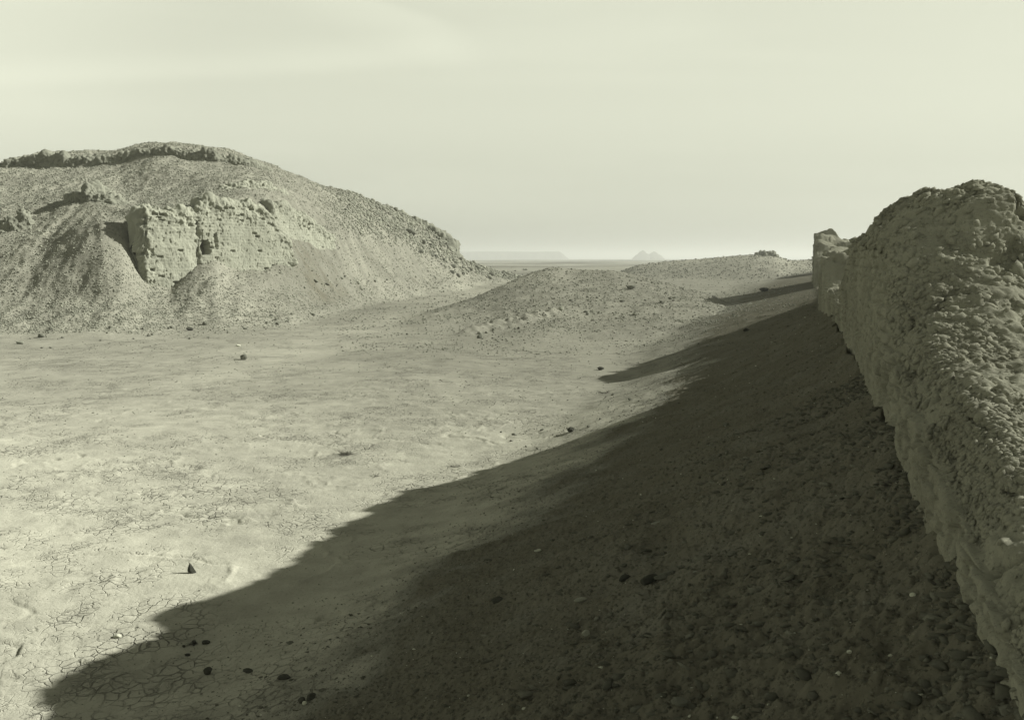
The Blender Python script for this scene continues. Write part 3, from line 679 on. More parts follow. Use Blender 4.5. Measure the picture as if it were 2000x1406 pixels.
# ------------------------------------------------------------------ ruins on the hill
def ruin(name, path, th, label, brick=(0.46, 0.2), seed=1, holes=(), rtop=0.45, ds=0.035, endr=0.5, cat='wall', group='ruined mudbrick walls on the hillside', mat=None, rough=1.0, face_out=0.04):
    """path: list of (x, y, zbottom, ztop) for the front face; front = side towards the viewer"""
    P = np.array(path, float)
    seg = np.hypot(np.diff(P[:, 0]), np.diff(P[:, 1])); cum = np.concatenate([[0], np.cumsum(seg)]); Lg = cum[-1]
    n = int(Lg / ds) + 1; s = np.linspace(0, Lg, n)
    x, y, zb, zt = [np.interp(s, cum, P[:, k]) for k in range(4)]
    k_ = max(int(0.5 / ds), 1); ker = np.hanning(2 * k_ + 1); ker /= ker.sum()
    sm = lambda a: np.convolve(np.pad(a, k_, 'reflect', reflect_type='odd'), ker, 'valid')
    x, y = sm(x), sm(y)
    tx, ty = np.gradient(x), np.gradient(y); tl = np.hypot(tx, ty); tx /= tl; ty /= tl
    nx, ny = ty, -tx                    # front normal (to the viewer's side when path runs left to right)
    z0 = zb - 0.8
    H0 = (zt - z0)
    zt = zt + 0.16 * fbm2(s, s * 0 + seed, 0.9, 3, seed + 3) * 1.6
    e = np.clip(np.minimum(s, Lg - s) / endr, 0, 1); fe = np.sqrt(np.clip(1 - (1 - e) ** 2, 0, 1)) * 0.97 + 0.03
    half = th / 2 * fe
    zt = z0 + (zt - z0) * (0.72 + 0.28 * fe)
    nf = int(H0.max() / ds); na = max(int(rtop * 1.57 / ds), 6); nb = 8
    rows = []
    r = np.minimum(rtop, half * 0.95)
    for j in range(nf): rows.append((half, z0 + (zt - r - z0) * j / nf, 0))
    for j in range(na): f = j / na * math.pi / 2; rows.append((half - r * (1 - math.cos(f)), zt - r + r * math.sin(f), f))
    nt2 = max(int((th - 2 * rtop) / ds), 4)
    for j in range(nt2): rows.append(((half - r) * (1 - 2 * j / nt2), zt, 1.57))
    for j in range(na): f = j / na * math.pi / 2; rows.append((-(half - r) - r * math.sin(f), zt - r + r * math.cos(f), 1.57))
    for j in range(nb + 1): rows.append((-half, (zt - r) + (z0 - zt + r) * j / nb, 3))
    A_ = np.stack([q_[0] + 0 * s for q_ in rows], 1); Z = np.stack([q_[1] + 0 * s for q_ in rows], 1); PH = np.array([q_[2] for q_ in rows])[None, :] + 0 * Z
    S_ = np.repeat(s[:, None], Z.shape[1], 1)
    off = A_ - th / 2
    X = x[:, None] + nx[:, None] * off; Y = y[:, None] + ny[:, None] * off
    du = np.stack([np.gradient(q_, axis=0) for q_ in (X, Y, Z)], -1); dv = np.stack([np.gradient(q_, axis=1) for q_ in (X, Y, Z)], -1)
    N_ = np.cross(du, dv); N_ /= np.linalg.norm(N_, axis=-1, keepdims=True) + 1e-9
    fsel = PH < 0.1
    fr = (N_[..., 0] * nx[:, None] + N_[..., 1] * ny[:, None])
    if fr[fsel].mean() < 0: N_ = -N_
    front = sst(1.2, 0.0, PH)
    depth_from_top = (zt[:, None] - Z)
    rag = sst(1.9, 0.2, depth_from_top) * 0.8 + 0.22
    endm = sst(1.3, 0.1, np.minimum(S_, Lg - S_))
    rag = np.maximum(rag, endm * 0.9)
    lump = fbm3(X, Y, Z, 0.9, 3, seed); mid = fbm3(X, Y, Z, 0.28, 3, seed + 1); fine = fbm3(X, Y, Z, 0.1, 2, seed + 2)
    D_ = rough * (rag * (0.30 * lump + 0.17 * mid) + 0.02 * fine + 0.04 * lump)
    bl, bh = brick; bk = .25 if mat is M_hill else 1.0
    Zw = Z + 0.03 * lump; row = np.floor(Zw / bh); fz = Zw / bh - row
    Sb = S_ / bl + 0.5 * (row % 2) + 0.05 * mid; colm = np.floor(Sb); fs = Sb - colm
    rb = r01(colm.astype(np.int64), row.astype(np.int64), seed + 11)
    wear = 0.5 + 0.5 * np.clip(fbm3(X, Y, Z, 1.3, 2, seed + 12) * 2, -1, 1)
    gz_ = 1 - sst(0.0, 0.16, np.minimum(fz, 1 - fz)); gs_ = 1 - sst(0.0, 0.08, np.minimum(fs, 1 - fs))
    D_ = D_ + bk * front * (-0.032 * gz_ * (0.2 + 0.8 * wear) * (.4 + .9 * np.abs(mid) * 2) - 0.03 * gs_ * sst(0.3, 0.8, rb) + face_out * (rb - 0.5) * (0.3 + wear) * 0.6)
    miss = (rb > 0.994 - 0.16 * rag) & (PH < 1.3)
    pit = sst(.36, .60, fbm3(X * 1.6, Y * 1.6, Z * .7, .15, 2, seed + 21) + .18 * rag); D_ = D_ - front * 0.10 * pit - bk * np.where(miss, 0.10 + 0.1 * rb, 0) * sst(0.02, 0.2, np.minimum(fs, 1 - fs)) * sst(0.02, 0.2, np.minimum(fz, 1 - fz))
    for (hx, hz, hw, hh, hd) in holes:       # along, absolute z, half sizes, depth
        q2 = np.hypot(np.hypot(S_ - hx + 0.12 * lump + .1 * mid + .12 * (Z - hz), 0) / hw, 0) ** 3 + (np.abs(Z - hz + 0.14 * mid) / hh) ** 3
        D_ = np.where(fsel, D_ - hd * sst(1.12, 0.92, q2 + 0.12 * mid), D_)
    D_ = D_ * sst(0, 0.25, Z - z0[:, None])
    X = X + N_[..., 0] * D_; Y = Y + N_[..., 1] * D_; Z = Z + N_[..., 2] * D_
    og = (float(X.mean()), float(Y.mean()), float(Z.min()))
    o = mesh_np(name, np.stack([X.ravel(), Y.ravel(), Z.ravel()], 1), grid_faces(*X.shape), mat or M_ruin, origin=og)
    return tag(o, label, cat, group)
def pt(px, d, pyb, pyt):
    b = at(px, pyb, d); t_ = at(px, pyt, d); return (b[0], b[1], b[2], t_[2])
ruin('ruined_wall', [pt(281, 54.4, 560, 425), pt(292, 54.7, 565, 404), pt(340, 55.8, 590, 402), pt(375, 57.0, 560, 407), pt(400, 58.2, 520, 414)], 1.7,
     'bright ruined brick wall on the hillside, the left part beside the dark cast shadow', seed=301, rough=1.4)
_d = at(402, 483, 57.7)
ruin('ruined_wall', [pt(374, 57.5, 540, 412), pt(392, 57.6, 530, 399), pt(405, 57.9, 530, 388), pt(440, 58.9, 555, 388), pt(500, 61.0, 535, 394), pt(525, 61.9, 525, 402), pt(545, 62.7, 510, 424), pt(576, 64.2, 500, 484)], 1.6,
     'wide bright ruined brick wall on the hillside with a small dark doorway at its left end', seed=331, endr=.15, rough=1.25, holes=[(0.98, _d[2], 0.34, 0.50, 1.3), (1.75, _d[2] + .35, 0.12, 0.5, 0.4)])
ruin('ruined_wall', [pt(531, 65.2, 480, 404), pt(537, 65.5, 475, 394), pt(560, 67.0, 485, 395), pt(580, 68.8, 490, 405), pt(620, 72.3, 492, 428), pt(658, 76.3, 496, 460)], 2.2,
     'ruined brick wall with a dark shaded end, rightmost of the hillside ruins', seed=361, endr=0.3)
ruin('ruined_wall', [pt(425, 66.0, 400, 382), pt(450, 67.0, 405, 368), pt(500, 69.2, 415, 355), pt(545, 72.0, 415, 360), pt(585, 75.0, 420, 386)], 1.4,
     'upper tier of ruined brickwork above the wide bright wall', seed=391, rough=1.3)
ruin('ruined_wall', [pt(-60, 57.0, 500, 440), pt(0, 57.2, 480, 430), pt(30, 57.4, 478, 418), pt(45, 57.6, 478, 408), pt(60, 57.8, 475, 414), pt(85, 58.4, 470, 436), pt(105, 59.2, 470, 455)], 2.2,
     'pale peaked brick remnant at the left edge, low on the hillside', seed=421, rough=1.5, rtop=0.8, mat=M_hill)
ruin('ruined_wall', [pt(75, 62.0, 425, 400), pt(120, 61.6, 425, 382), pt(165, 60.8, 425, 364), pt(200, 60.4, 425, 378), pt(228, 60.0, 430, 402)], 2.2,
     'crumbled brick outcrop of broken lumps above the left edge remnant', seed=451, rough=1.7, rtop=0.8, mat=M_hill)
ruin('ruined_wall', [pt(150, 54.6, 490, 458), pt(175, 54.3, 505, 466), pt(207, 53.8, 525, 500)], 1.3,
     'small slanting brick stub between the left edge remnant and the dark cast shadow', seed=481, rough=1.8, rtop=0.5, mat=M_hill)
ruin('ruined_wall', [pt(-160, 80.3, 345, 326), pt(-60, 80.2, 338, 322), pt(0, 80.0, 332, 316), pt(40, 80.0, 332, 303), pt(70, 80.0, 330, 300), pt(110, 79.8, 328, 298), pt(135, 79.6, 328, 306), pt(170, 79.5, 330, 303), pt(195, 79.4, 328, 312)], 2.0,
     'long low weathered wall along the hill crest, the left of two', seed=511, rough=1.2, ds=0.06, rtop=0.5, endr=0.8, mat=M_hill)
ruin('ruined_wall', [pt(160, 79.2, 330, 320), pt(195, 79.0, 330, 306), pt(240, 79.0, 328, 297), pt(290, 79.0, 318, 286), pt(325, 79.0, 312, 285), pt(370, 79.0, 318, 289), pt(420, 79.0, 325, 291), pt(435, 79.3, 322, 300), pt(490, 80.6, 326, 308), pt(545, 83.5, 340, 330)], 2.2,
     'long high weathered wall along the hill crest, the right of two, at the summit', seed=541, rough=1.3, ds=0.06, rtop=0.5, endr=0.8, mat=M_hill)
ruin('ruined_wall', [pt(812, 124.0, 440, 429), pt(840, 126.0, 448, 434), pt(868, 126.5, 482, 458), pt(882, 126.0, 494, 478)], 3.0,
     'small brick crag at the right shoulder of the hill, on the skyline', seed=571, rough=2.0, ds=0.1, rtop=0.9, mat=M_hill)
ruin('ruined_wall', [pt(1478, 190, 512, 500), pt(1495, 190, 514, 493), pt(1515, 190, 514, 494), pt(1524, 190, 512, 503)], 5.0,
     'rounded brick outcrop on the low rise in the distance left of the tall stump', seed=591, rough=2.5, ds=0.14, rtop=1.3, group='ruined mudbrick walls on the hillside', mat=M_hill)

# ------------------------------------------------------------------ stones
rng = np.random.default_rng(7)
def ico(sub):
    t = (1 + 5 ** 0.5) / 2
    v = [(-1,t,0),(1,t,0),(-1,-t,0),(1,-t,0),(0,-1,t),(0,1,t),(0,-1,-t),(0,1,-t),(t,0,-1),(t,0,1),(-t,0,-1),(-t,0,1)]
    f = [(0,11,5),(0,5,1),(0,1,7),(0,7,10),(0,10,11),(1,5,9),(5,11,4),(11,10,2),(10,7,6),(7,1,8),(3,9,4),(3,4,2),(3,2,6),(3,6,8),(3,8,9),(4,9,5),(2,4,11),(6,2,10),(8,6,7),(9,8,1)]
    v = [np.array(a, float) / np.linalg.norm(a) for a in v]
    for _ in range(sub):
        nf = []; cache = {}
        def mid(a, b):
            k = (min(a, b), max(a, b))
            if k not in cache:
                m = v[a] + v[b]; v.append(m / np.linalg.norm(m)); cache[k] = len(v) - 1
            return cache[k]
        for a, b, c in f:
            ab, bc, ca = mid(a, b), mid(b, c), mid(c, a); nf += [(a, ab, ca), (b, bc, ab), (c, ca, bc), (ab, bc, ca)]
        f = nf
    return np.array(v), np.array(f)
def stone_shape(sub, seed, scale, angular=0.5):
    """faceted stone: sphere cut by planes, base at z = 0"""
    v, f = ico(sub); g = np.random.default_rng(seed)
    r = np.ones(len(v))
    for _ in range(int(7 + 6 * angular)):
        nn = g.normal(size=3); nn /= np.linalg.norm(nn); c = g.uniform(0.55, 0.9)
        dt = v @ nn; r = np.minimum(r, np.where(dt > 0.05, c / np.maximum(dt, 0.05), 9))
    r = np.minimum(r, 1.0)
    p = v * r[:, None]
    if sub > 1: p = p * (1 + 0.06 * fbm3(v[:, 0] * 3, v[:, 1] * 3, v[:, 2] * 3, 1.0, 3, seed))[:, None]
    p = p * np.array(scale) * 0.5
    return p, f
def put_stone(px, py, wpx, size, label, mat=None, cat='stone', name='stone', seed=1, rot=0.0, sink=0.18, sub=3, ang=0.7, group=None, xyz=None, taper=0):
    """size: relative (x, y, z); wpx: width in photo pixels"""
    x, y = ground_hit(px, py) if xyz is None else xyz
    d = math.hypot(x, y); w_ = wpx / F * math.hypot(d, EYE)
    p, f = stone_shape(sub, seed, (w_ * size[0], w_ * size[1], w_ * size[2]), ang)
    if taper:
        tt = (p[:, 2] - p[:, 2].min()) / np.ptp(p[:, 2]); p[:, :2] *= (1 - taper * tt ** 1.2)[:, None]; p[:, 0] -= .25 * w_ * tt * taper
    c_, s_ = math.cos(rot), math.sin(rot)
    p = np.stack([p[:, 0] * c_ - p[:, 1] * s_, p[:, 0] * s_ + p[:, 1] * c_, p[:, 2]], 1)
    p[:, 2] -= p[:, 2].min() * (1 - sink)
    z = float(ground_z(x, y)[0])
    o = mesh_np(name, p, f, mat or M_stone, smooth=False)
    o.location = (x, y, z)
    if label: tag(o, label, cat, group)
    return o
G1 = 'single stones on the open ground'
put_stone(376, 1118, 19, (1.0, .8, 1.25), 'small dark pointed stone standing alone on the sunlit cracked mud', M_stone_d, seed=3, group=G1, ang=1.0, taper=.8)
put_stone(475, 703, 15, (1.0, .9, .95), 'rounded pale stone with a dark underside, alone on the flat below the hill', M_stone, seed=4, group=G1, ang=.2)
put_stone(407, 1318, 17, (1.0, 1.0, .85), 'round dark stone ball in the shade on cracked mud', M_stone_d, seed=5, group=G1, ang=0)
put_stone(1115, 843, 15, (1.0, .9, .8), 'dark roundish stone on the sunlit ground near the shadow edge', M_stone_d, seed=6, group=G1)
put_stone(228, 1246, 14, (1.1, .8, .5), 'small white stone at the edge of the shadow, lower left', M_stone_p, seed=7, group=G1)
put_stone(1173, 723, 13, (1.1, .8, .6), 'small angular dark stone just left of the upper shadow spike', M_stone_d, seed=8, group=G1)
put_stone(370, 645, 12, (1.2, .8, .6), 'dark stone at the foot of the hill below the doorway wall', M_stone_d, seed=9, group=G1)
put_stone(1233, 565, 15, (1.2, .9, .6), 'larger dark block lying high on the mound, right of its top', M_stone, seed=10, group=G1)
put_stone(1095, 611, 13, (1.1, .9, .8), 'pale block at the upper end of the small dark scarp on the mound', M_ruin, seed=11, group=G1)
put_stone(1492, 570, 14, (1.4, .9, .6), 'dark flat stone on the bright strip above the tall stump shadow', M_stone_d, seed=12, group=G1)
put_stone(1458, 648, 12, (1.1, .8, .7), 'small dark pointed stone on the bright ground at the bank foot', M_stone_d, seed=13, group=G1, ang=1)
put_stone(466, 677, 8, (1.2, .8, .6), 'tiny pale stone just behind the rounded pale stone', M_stone_p, seed=14, group=G1)
G2 = 'stones and flakes in the shade of the bank'
put_stone(1300, 1130, 60, (1.0, .30, .16), 'long pale stone slab leaning on a dark one in the shade', M_stone, seed=15, rot=.75, group=G2, sink=.3)
put_stone(1268, 1143, 58, (1.0, .32, .3), 'long dark stone slab partly buried below the pale slab', M_stone_d, seed=16, rot=.8, group=G2, sink=.4)
put_stone(1221, 1128, 36, (1.0, .4, .35), 'long dark stone left of the two slabs', M_stone_d, seed=17, rot=.8, group=G2, sink=.4)
put_stone(1284, 1024, 28, (1.0, .4, .2), 'pale curved flake alone above the slabs', M_ruin, seed=18, rot=.6, group=G2)
put_stone(1356, 1130, 22, (1.0, .5, .25), 'pale curved flake right of the slabs', M_ruin, seed=19, rot=.9, group=G2)
put_stone(1545, 1120, 30, (1.0, .6, .4), 'large pale clod alone high in the shade, nearest the wall', M_stone, seed=20, rot=.8, group=G2)
put_stone(1430, 1074, 16, (1.0, .9, .8), 'round grey stone half buried in the shaded bank', M_stone, seed=21, group=G2, ang=.1)
put_stone(1134, 1178, 28, (1.0, .4, .25), 'pale narrow flake left of the slabs and below them', M_ruin, seed=22, rot=.6, group=G2)
put_stone(1145, 1244, 15, (1.0, .9, .9), 'round pale stone below the narrow flake', M_ruin, seed=23, group=G2, ang=.1)
put_stone(1327, 1394, 24, (1.0, .7, .5), 'round pale shard at the bottom edge of the picture', M_stone, seed=24, group=G2, ang=.1)
put_stone(1244, 1392, 22, (1.0, .6, .4), 'small pale shard at the bottom edge, left of the round one', M_stone, seed=25, group=G2, rot=.5)
put_stone(1783, 1172, 9, (1.0, .9, .8), 'single small white pebble near the foot of the big wall', M_stone_p, seed=26, group=G2, ang=.1)
put_stone(1658, 1297, 7, (1.1, .8, .7), 'tiny white pebble midway down the dark bank at lower right', M_stone_p, seed=27, group=G2, ang=.1)
put_stone(401, 1258, 14, (1.2, .8, .6), 'small dark clod beside the crumbled clump in the shade', M_stone_d, seed=28, group=G2)
put_stone(366, 1280, 10, (1.2, .8, .5), 'tiny dark clod in front of the crumbled clump', M_stone_d, seed=29, group=G2)
put_stone(484, 1315, 17, (1.2, .8, .5), 'dark flat clod right of the round dark ball', M_stone_d, seed=30, group=G2)
put_stone(553, 1328, 22, (1.3, .8, .5), 'broad dark clod in the shade, second right of the round ball', M_stone_d, seed=31, group=G2)
put_stone(590, 1376, 15, (1.0, .8, .9), 'dark upright stone beside a white pebble at the bottom', M_stone_d, seed=32, group=G2)
put_stone(608, 1369, 17, (1.2, .8, .7), 'dark slanted stone behind the white pebble at the bottom', M_stone_d, seed=33, group=G2, rot=.7)
put_stone(595, 1380, 8, (1.0, .9, .9), 'small white pebble between two dark stones at the bottom', M_stone_p, seed=34, group=G2, ang=.1)
put_stone(565, 1257, 13, (1.2, .8, .5), 'small pale stone on the cracked shaded mud', M_stone, seed=35, group=G2)
put_stone(971, 1182, 22, (1.2, .8, .6), 'dark angular clod in the middle of the dark bank', M_stone_d, seed=36, group=G2)
put_stone(1050, 1083, 12, (1.2, .7, .5), 'small white flake in the middle of the dark bank', M_stone_p, seed=37, group=G2, rot=.5)
put_stone(1418, 835, 14, (1.1, .8, .7), 'small grey stone in the upper part of the shade', M_stone, seed=38, group=G2)
# crumbled clump: bits of one broken brick
x_, y_ = ground_hit(373, 1258)
root = bpy.data.objects.new('crumbled_brick', None); C.objects.link(root); root.location = (x_, y_, float(ground_z(x_, y_)[0]))
tag(root, 'crumbled clump of broken brick bits in the shade, lower left', 'broken brick')
for k in range(9):
    sx = rng.uniform(.03, .06)
    p, f = stone_shape(2, 900 + k, (sx, sx * rng.uniform(.6, 1), sx * rng.uniform(.5, .9)), 1.0)
    p[:, 2] -= p[:, 2].min()
    o = mesh_np('fragment', p, f, [M_ruin, M_stone_d, M_stone][k % 3], smooth=False, parent=root); o.location = (rng.uniform(-.06, .06), rng.uniform(-.05, .05), -.004 + .01 * (k % 2))

# dry tufts: thin branching twigs
def tuft(px, py, size, n, label, seed, flat=0.5, group='dry scrub tufts'):
    g = np.random.default_rng(seed); x, y = ground_hit(px, py); z = float(ground_z(x, y)[0])
    vs_, fs_ = [], []
    def twig(a, b, r0, r1):
        a = np.array(a); b = np.array(b); d = b - a; d /= np.linalg.norm(d) + 1e-9
        u = np.cross(d, [0.3, 0.2, 1]); u /= np.linalg.norm(u) + 1e-9; v_ = np.cross(d, u); k0 = len(vs_)
        for P_, r_ in ((a, r0), (b, r1)):
            for q_ in range(4): vs_.append(P_ + r_ * (u * math.cos(q_ * 1.5708) + v_ * math.sin(q_ * 1.5708)))
        for q_ in range(4): fs_.append((k0 + q_, k0 + (q_ + 1) % 4, k0 + 4 + (q_ + 1) % 4, k0 + 4 + q_))
    for i in range(n):
        a_ = g.uniform(0, 6.28); el = g.uniform(.15, 1.2) * flat * 2
        d = np.array([math.cos(a_) * math.cos(el), math.sin(a_) * math.cos(el), abs(math.sin(el))]); l = size * g.uniform(.5, 1)
        p0 = np.array([g.uniform(-.1, .1) * size, g.uniform(-.1, .1) * size, -.01]); p1 = p0 + d * l * .55; d2 = d + g.normal(size=3) * .35; p2 = p1 + d2 * l * .5; p2[2] = max(p2[2], .005)
        twig(p0, p1, .006 * size * 3, .004 * size * 3); twig(p1, p2, .004 * size * 3, .0015 * size * 3)
        for _ in range(2):
            d3 = d + g.normal(size=3) * .8; p3 = p1 + d3 * l * .3; p3[2] = max(p3[2], .005); twig(p1, p3, .003 * size * 3, .0012 * size * 3)
    o = mesh_np('dry_tuft', np.array(vs_), np.array(fs_), M_twig, smooth=False); o.location = (x, y, z)
    tag(o, label, 'dry plant', group)
tuft(676, 888, .2, 60, 'dry tangled tuft alone on the pale mud flat near the centre', 41, flat=.22)
tuft(732, 930, .14, 20, 'small dry tuft right of and below the tangled one', 42, flat=.22)
tuft(1180, 768, .22, 18, 'thin dry tuft just above the shadow edge', 43, flat=.22)
tuft(890, 912, .14, 22, 'small dark dry tuft just above the shadow edge, middle', 44, flat=.22)

# ------------------------------------------------------------------ countable scattered rubble (individual stones)
protos = []
for k in range(10):
    p, f = stone_shape(2, 50 + k, (1, rng.uniform(.65, 1), rng.uniform(.45, .8)), 1.0)
    p[:, 2] -= p[:, 2].min() * .75
    me_o = mesh_np('rubble_stone', p, f, M_stone if k % 3 else M_hill, smooth=False); protos.append(me_o.data)
    bpy.data.objects.remove(me_o)
def scatter(n, area, smin, smax, label, group, seed, name='rubble_stone', cat='stone', power=2.0):
    g = np.random.default_rng(seed)
    P_ = np.array(area, float)
    got = []
    while len(got) < n:      # random pixel inside the polygon -> place on the land
        qx, qy = g.uniform(P_[:, 0].min(), P_[:, 0].max()), g.uniform(P_[:, 1].min(), P_[:, 1].max())
        c = False
        for i in range(len(P_)):
            x1, y1 = P_[i]; x2, y2 = P_[i - 1]
            if (y1 > qy) != (y2 > qy) and qx < (x2 - x1) * (qy - y1) / (y2 - y1) + x1: c = not c
        if c: got.append(ground_hit(qx, qy))
    xs = np.array([q_[0] for q_ in got]); ys = np.array([q_[1] for q_ in got]); zs = ground_z(xs, ys)
    for i in range(n):
        s_ = smin + (smax - smin) * g.random() ** power
        o = bpy.data.objects.new(name, protos[int(g.integers(len(protos)))]); C.objects.link(o)
        o.location = (xs[i], ys[i], zs[i]); o.scale = (s_, s_ * g.uniform(.7, 1.1), s_ * g.uniform(.7, 1.1)); o.rotation_euler = (g.uniform(-.3, .3), g.uniform(-.3, .3), g.uniform(0, 6.28))
        tag(o, label, cat, group)
scatter(105, [(880,500),(1040,530),(1000,545),(900,545),(820,500),(780,450),(870,470)], .35, 1.3, 'brown rubble block among those tumbled down the right end of the hill', 'rubble blocks at the right end of the hill', 61, power=2)
scatter(55, [(300,640),(620,590),(640,640),(350,665),(0,690),(0,640)], .12, .42, 'grey stone among those strewn along the foot of the hill', 'stones along the foot of the hill', 62)
scatter(24, [(600,530),(800,545),(780,580),(600,560)], .2, .5, 'small block among those lying on the slope under the rightmost ruin', 'blocks under the rightmost ruin', 63)
scatter(34, [(1100,525),(1290,545),(1330,600),(1150,640),(960,600)], .15, .45, 'small stone among those scattered over the mound', 'stones scattered over the mound', 64)
scatter(18, [(900,640),(1000,615),(1110,600),(1110,625),(940,670)], .12, .35, 'small clod among those along the dark scarp of the mound', 'clods along the scarp of the mound', 65)
scatter(26, [(940,860),(1150,760),(1300,740),(1200,830),(980,900)], .04, .13, 'small clod among those on the sunlit ground beside the shadow edge', 'clods beside the shadow edge', 66)

# ------------------------------------------------------------------ gravel nobody could count
def gravel(name, xs, ys, size, mats, seed, label, aspect=(.5, .85), sink=.35, jv=(.28, .22), longer=1.0):
    g = np.random.default_rng(seed); n = len(xs)
    z = np.concatenate([land(xs[i:i + 300000].copy(), ys[i:i + 300000].copy()) for i in range(0, n, 300000)])
    v, f = ico(0)
    nv_ = len(v)
    jit = 1 + g.uniform(-jv[0], jv[1], size=(n, nv_))
    sc = np.stack([np.ones(n) * longer, g.uniform(.5, 1, n), g.uniform(*aspect, n)], 1) * size[:, None] * .5
    P_ = v[None] * jit[..., None] * sc[:, None, :]
    tl = g.uniform(-.5, .5, n)[:, None]; y0, z0_ = P_[..., 1] * np.cos(tl) - P_[..., 2] * np.sin(tl), P_[..., 1] * np.sin(tl) + P_[..., 2] * np.cos(tl)
    a_ = g.uniform(0, 6.28, n)[:, None]; x1 = P_[..., 0] * np.cos(a_) - y0 * np.sin(a_); y1 = P_[..., 0] * np.sin(a_) + y0 * np.cos(a_)
    Q = np.stack([x1 + xs[:, None], y1 + ys[:, None], z0_ + z[:, None] + (sc[:, 2] * (1 - 2 * sink))[:, None]], -1).reshape(-1, 3)
    FF = (f[None] + (np.arange(n) * nv_)[:, None, None]).reshape(-1, 3)
    o = mesh_np(name, Q, FF, mats[0], smooth=False)
    for m_ in mats[1:]: o.data.materials.append(m_)
    mi = np.repeat(g.choice(len(mats), n, p=MATP[len(mats)]), len(f)).astype(np.int32)
    o.data.polygons.foreach_set('material_index', mi)
    tag(o, label, kind='stuff')
    return o
MATP = {1: [1], 2: [.8, .2], 3: [.74, .245, .015], 4: [.55, .3, .1, .05]}
def cand(n, a0, a1, d0, d1, seed, powd=1.0):
    g = np.random.default_rng(seed)
    d = np.exp(g.uniform(math.log(d0), math.log(d1), n)); u = g.uniform(a0, a1, n)
    return u * d, d, g
M_earth_clod = mat_earth('earth_clod', OL(0.115, .015), OL(0.085, .015), 12.0, 0.006, 0.3)
M_earth_clod2 = mat_earth('pale_clod', OL(0.17, .01), OL(0.12, .02), 12.0, 0.006, 0.3)
# bank
x, y, g = cand(230000, -.62, .66, 2.3, 60, 71)
b = macro(x, y)[4]; s, p = sp(x, y)
keep = (g.random(len(x)) < sst(.12, .9, b) * .95 + .02) & (p < .7) & (y > 1.5)
x, y = x[keep], y[keep]; d = np.hypot(x, y)
gravel('bank_gravel', x, y, .004 + d * .0022 * g.random(len(x)) ** 3 + .035 * g.random(len(x)) ** 16, [M_earth_clod, M_earth_clod2, M_stone_p], 72, 'dark loose gravel and clods covering the bank below the wall', aspect=(.2, .5), jv=(.45, .3))
print('bank gravel', len(x), round(time.time() - T0, 1))
g = np.random.default_rng(172); n_ = 9000
ss_ = g.uniform(.3, 11, n_); pp_ = .66 - np.abs(g.normal(0, 1.1, n_)) * np.where(g.random(n_) < .35, .12, 1); k_ = fbm2(ss_, pp_, 1.1, 2, 173) > -.12; ss_, pp_ = ss_[k_], pp_[k_]
x, y = xy(ss_, pp_); k_ = y > .9; x, y = x[k_], y[k_]
gravel('fallen_clods', x, y, .018 + .075 * g.random(len(x)) ** 4, [M_earth_clod, M_earth_clod2], 174, 'fallen clods and flakes of mud along the foot of the big wall', aspect=(.15, .42), jv=(.6, .3), longer=1.3, sink=.2)
# flats, thin
x, y, g = cand(95000, -.62, .5, 5, 140, 73)
_, h_, m_, f_, b = macro(x, y); dens = sst(-.1, .5, fbm2(x, y, 5, 3, 74)) * .6 + sst(12, 40, y) * .2 + .06
keep = (g.random(len(x)) < dens) & (b < .4) & (h_ < .1)
x, y = x[keep], y[keep]
gravel('flat_gravel', x, y, .005 + y * .0012 * g.random(len(x)) ** 3 * 1.6, [M_hill, M_stone], 75, 'sparse gravel strewn over the mud flat', sink=.3)
# mound
x, y, g = cand(60000, -.2, .32, 36, 100, 76)
m_ = macro(x, y)[2]; n_ = fbm2(x, y, 4, 3, 178); keep = g.random(len(x)) < sst(-.4, 1.2, m_ + .7 * n_) * (.35 + .65 * sst(-.3, .3, n_)); x, y = x[keep], y[keep]
gravel('mound_gravel', x, y, .03 + y * .0026 * g.random(len(x)) ** 4, [M_hill, M_stone], 77, 'gravel covering the mound')
x, y, g = cand(10000, .1, .34, 140, 230, 176)
f_ = macro(x, y)[3]; keep = g.random(len(x)) < sst(.1, 1, f_); x, y = x[keep], y[keep]
gravel('rise_gravel', x, y, .08 + y * .002 * g.random(len(x)) ** 4, [M_stone, M_hill], 177, 'gravel covering the distant rise')
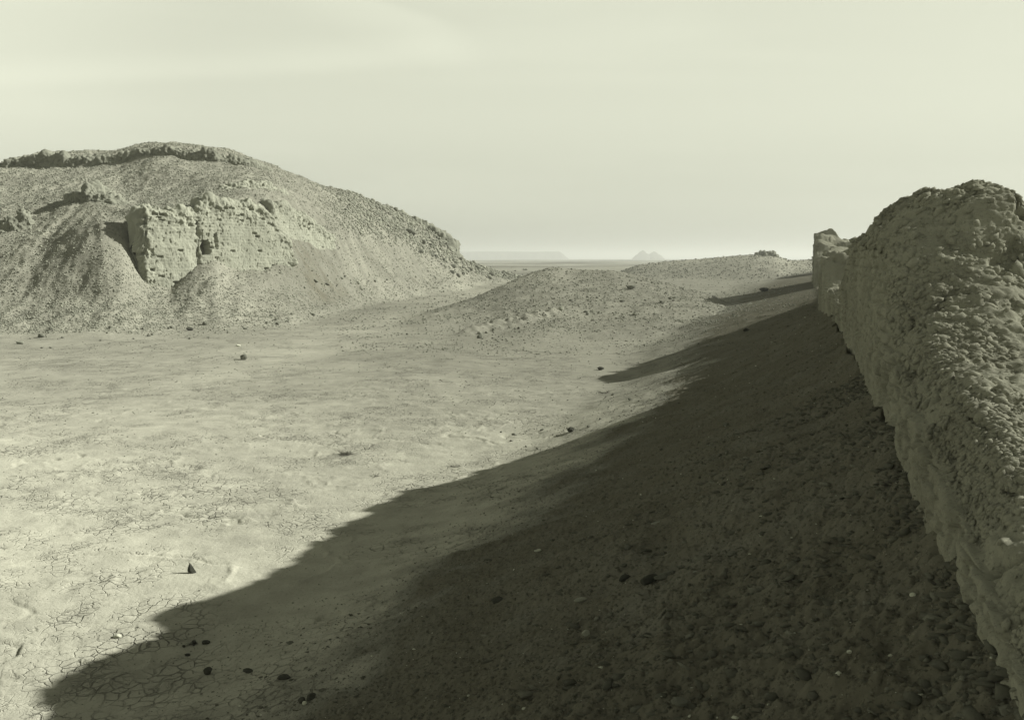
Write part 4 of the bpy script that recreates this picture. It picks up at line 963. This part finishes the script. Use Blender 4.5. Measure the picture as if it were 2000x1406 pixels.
# hill
x, y, g = cand(300000, -.64, .06, 44, 160, 78)
_, h_, _, _, _ = macro(x, y)
uu = x / y; k3 = np.interp(uu, UG, HT[0][3]); hn = fbm2(x, y, 5, 4, 79)
ridge = sst(-.22, -.15, uu) * sst(k3 - 2.5, k3 + 1.5, y + 2.5 * hn)
smooth = sst(-.36, -.28, uu) * (1 - ridge)
ha = heights(HT, x / y, y + 6.0)
dens = .4 * sst(.3, 2.5, ha) + sst(.05, .8, h_) * (.25 + .75 * sst(-.25, .35, hn)) * (1 - .6 * smooth) + ridge
keep = g.random(len(x)) < np.clip(dens, 0, 1); x, y, ridge = x[keep], y[keep], ridge[keep]
gravel('hill_rubble', x, y, .035 + y * (.0017 * g.random(len(x)) ** 3 + .0018 * g.random(len(x)) ** 16) * (1 + 1.5 * ridge), [M_hill, M_ruin], 80, 'broken brick rubble covering the hill slopes', sink=.3)
print('hill gravel', len(x), round(time.time() - T0, 1))

# ------------------------------------------------------------------ air
def box(name, lo_, hi_, mat):
    x0, y0, z0 = lo_; x1, y1, z1 = hi_
    v = np.array([(x0,y0,z0),(x1,y0,z0),(x1,y1,z0),(x0,y1,z0),(x0,y0,z1),(x1,y0,z1),(x1,y1,z1),(x0,y1,z1)], float)
    f = np.array([(0,3,2,1),(4,5,6,7),(0,1,5,4),(1,2,6,5),(2,3,7,6),(3,0,4,7)])
    return mesh_np(name, v, f, mat, smooth=False)
mh = bpy.data.materials.new('dusty_air'); mh.use_nodes = True; mh.node_tree.nodes.clear()
ho = mh.node_tree.nodes.new('ShaderNodeOutputMaterial'); pv = mh.node_tree.nodes.new('ShaderNodeVolumePrincipled')
pv.inputs['Color'].default_value = (0.80, 0.82, 0.76, 1); pv.inputs['Density'].default_value = 0.00050; pv.inputs['Anisotropy'].default_value = 0.2
mh.node_tree.links.new(pv.outputs[0], ho.inputs['Volume'])
hz = box('haze', (-9300, -9300, -12), (9300, 9300, 45), mh); tag(hz, kind='stuff')
print('script done', round(time.time() - T0, 1))
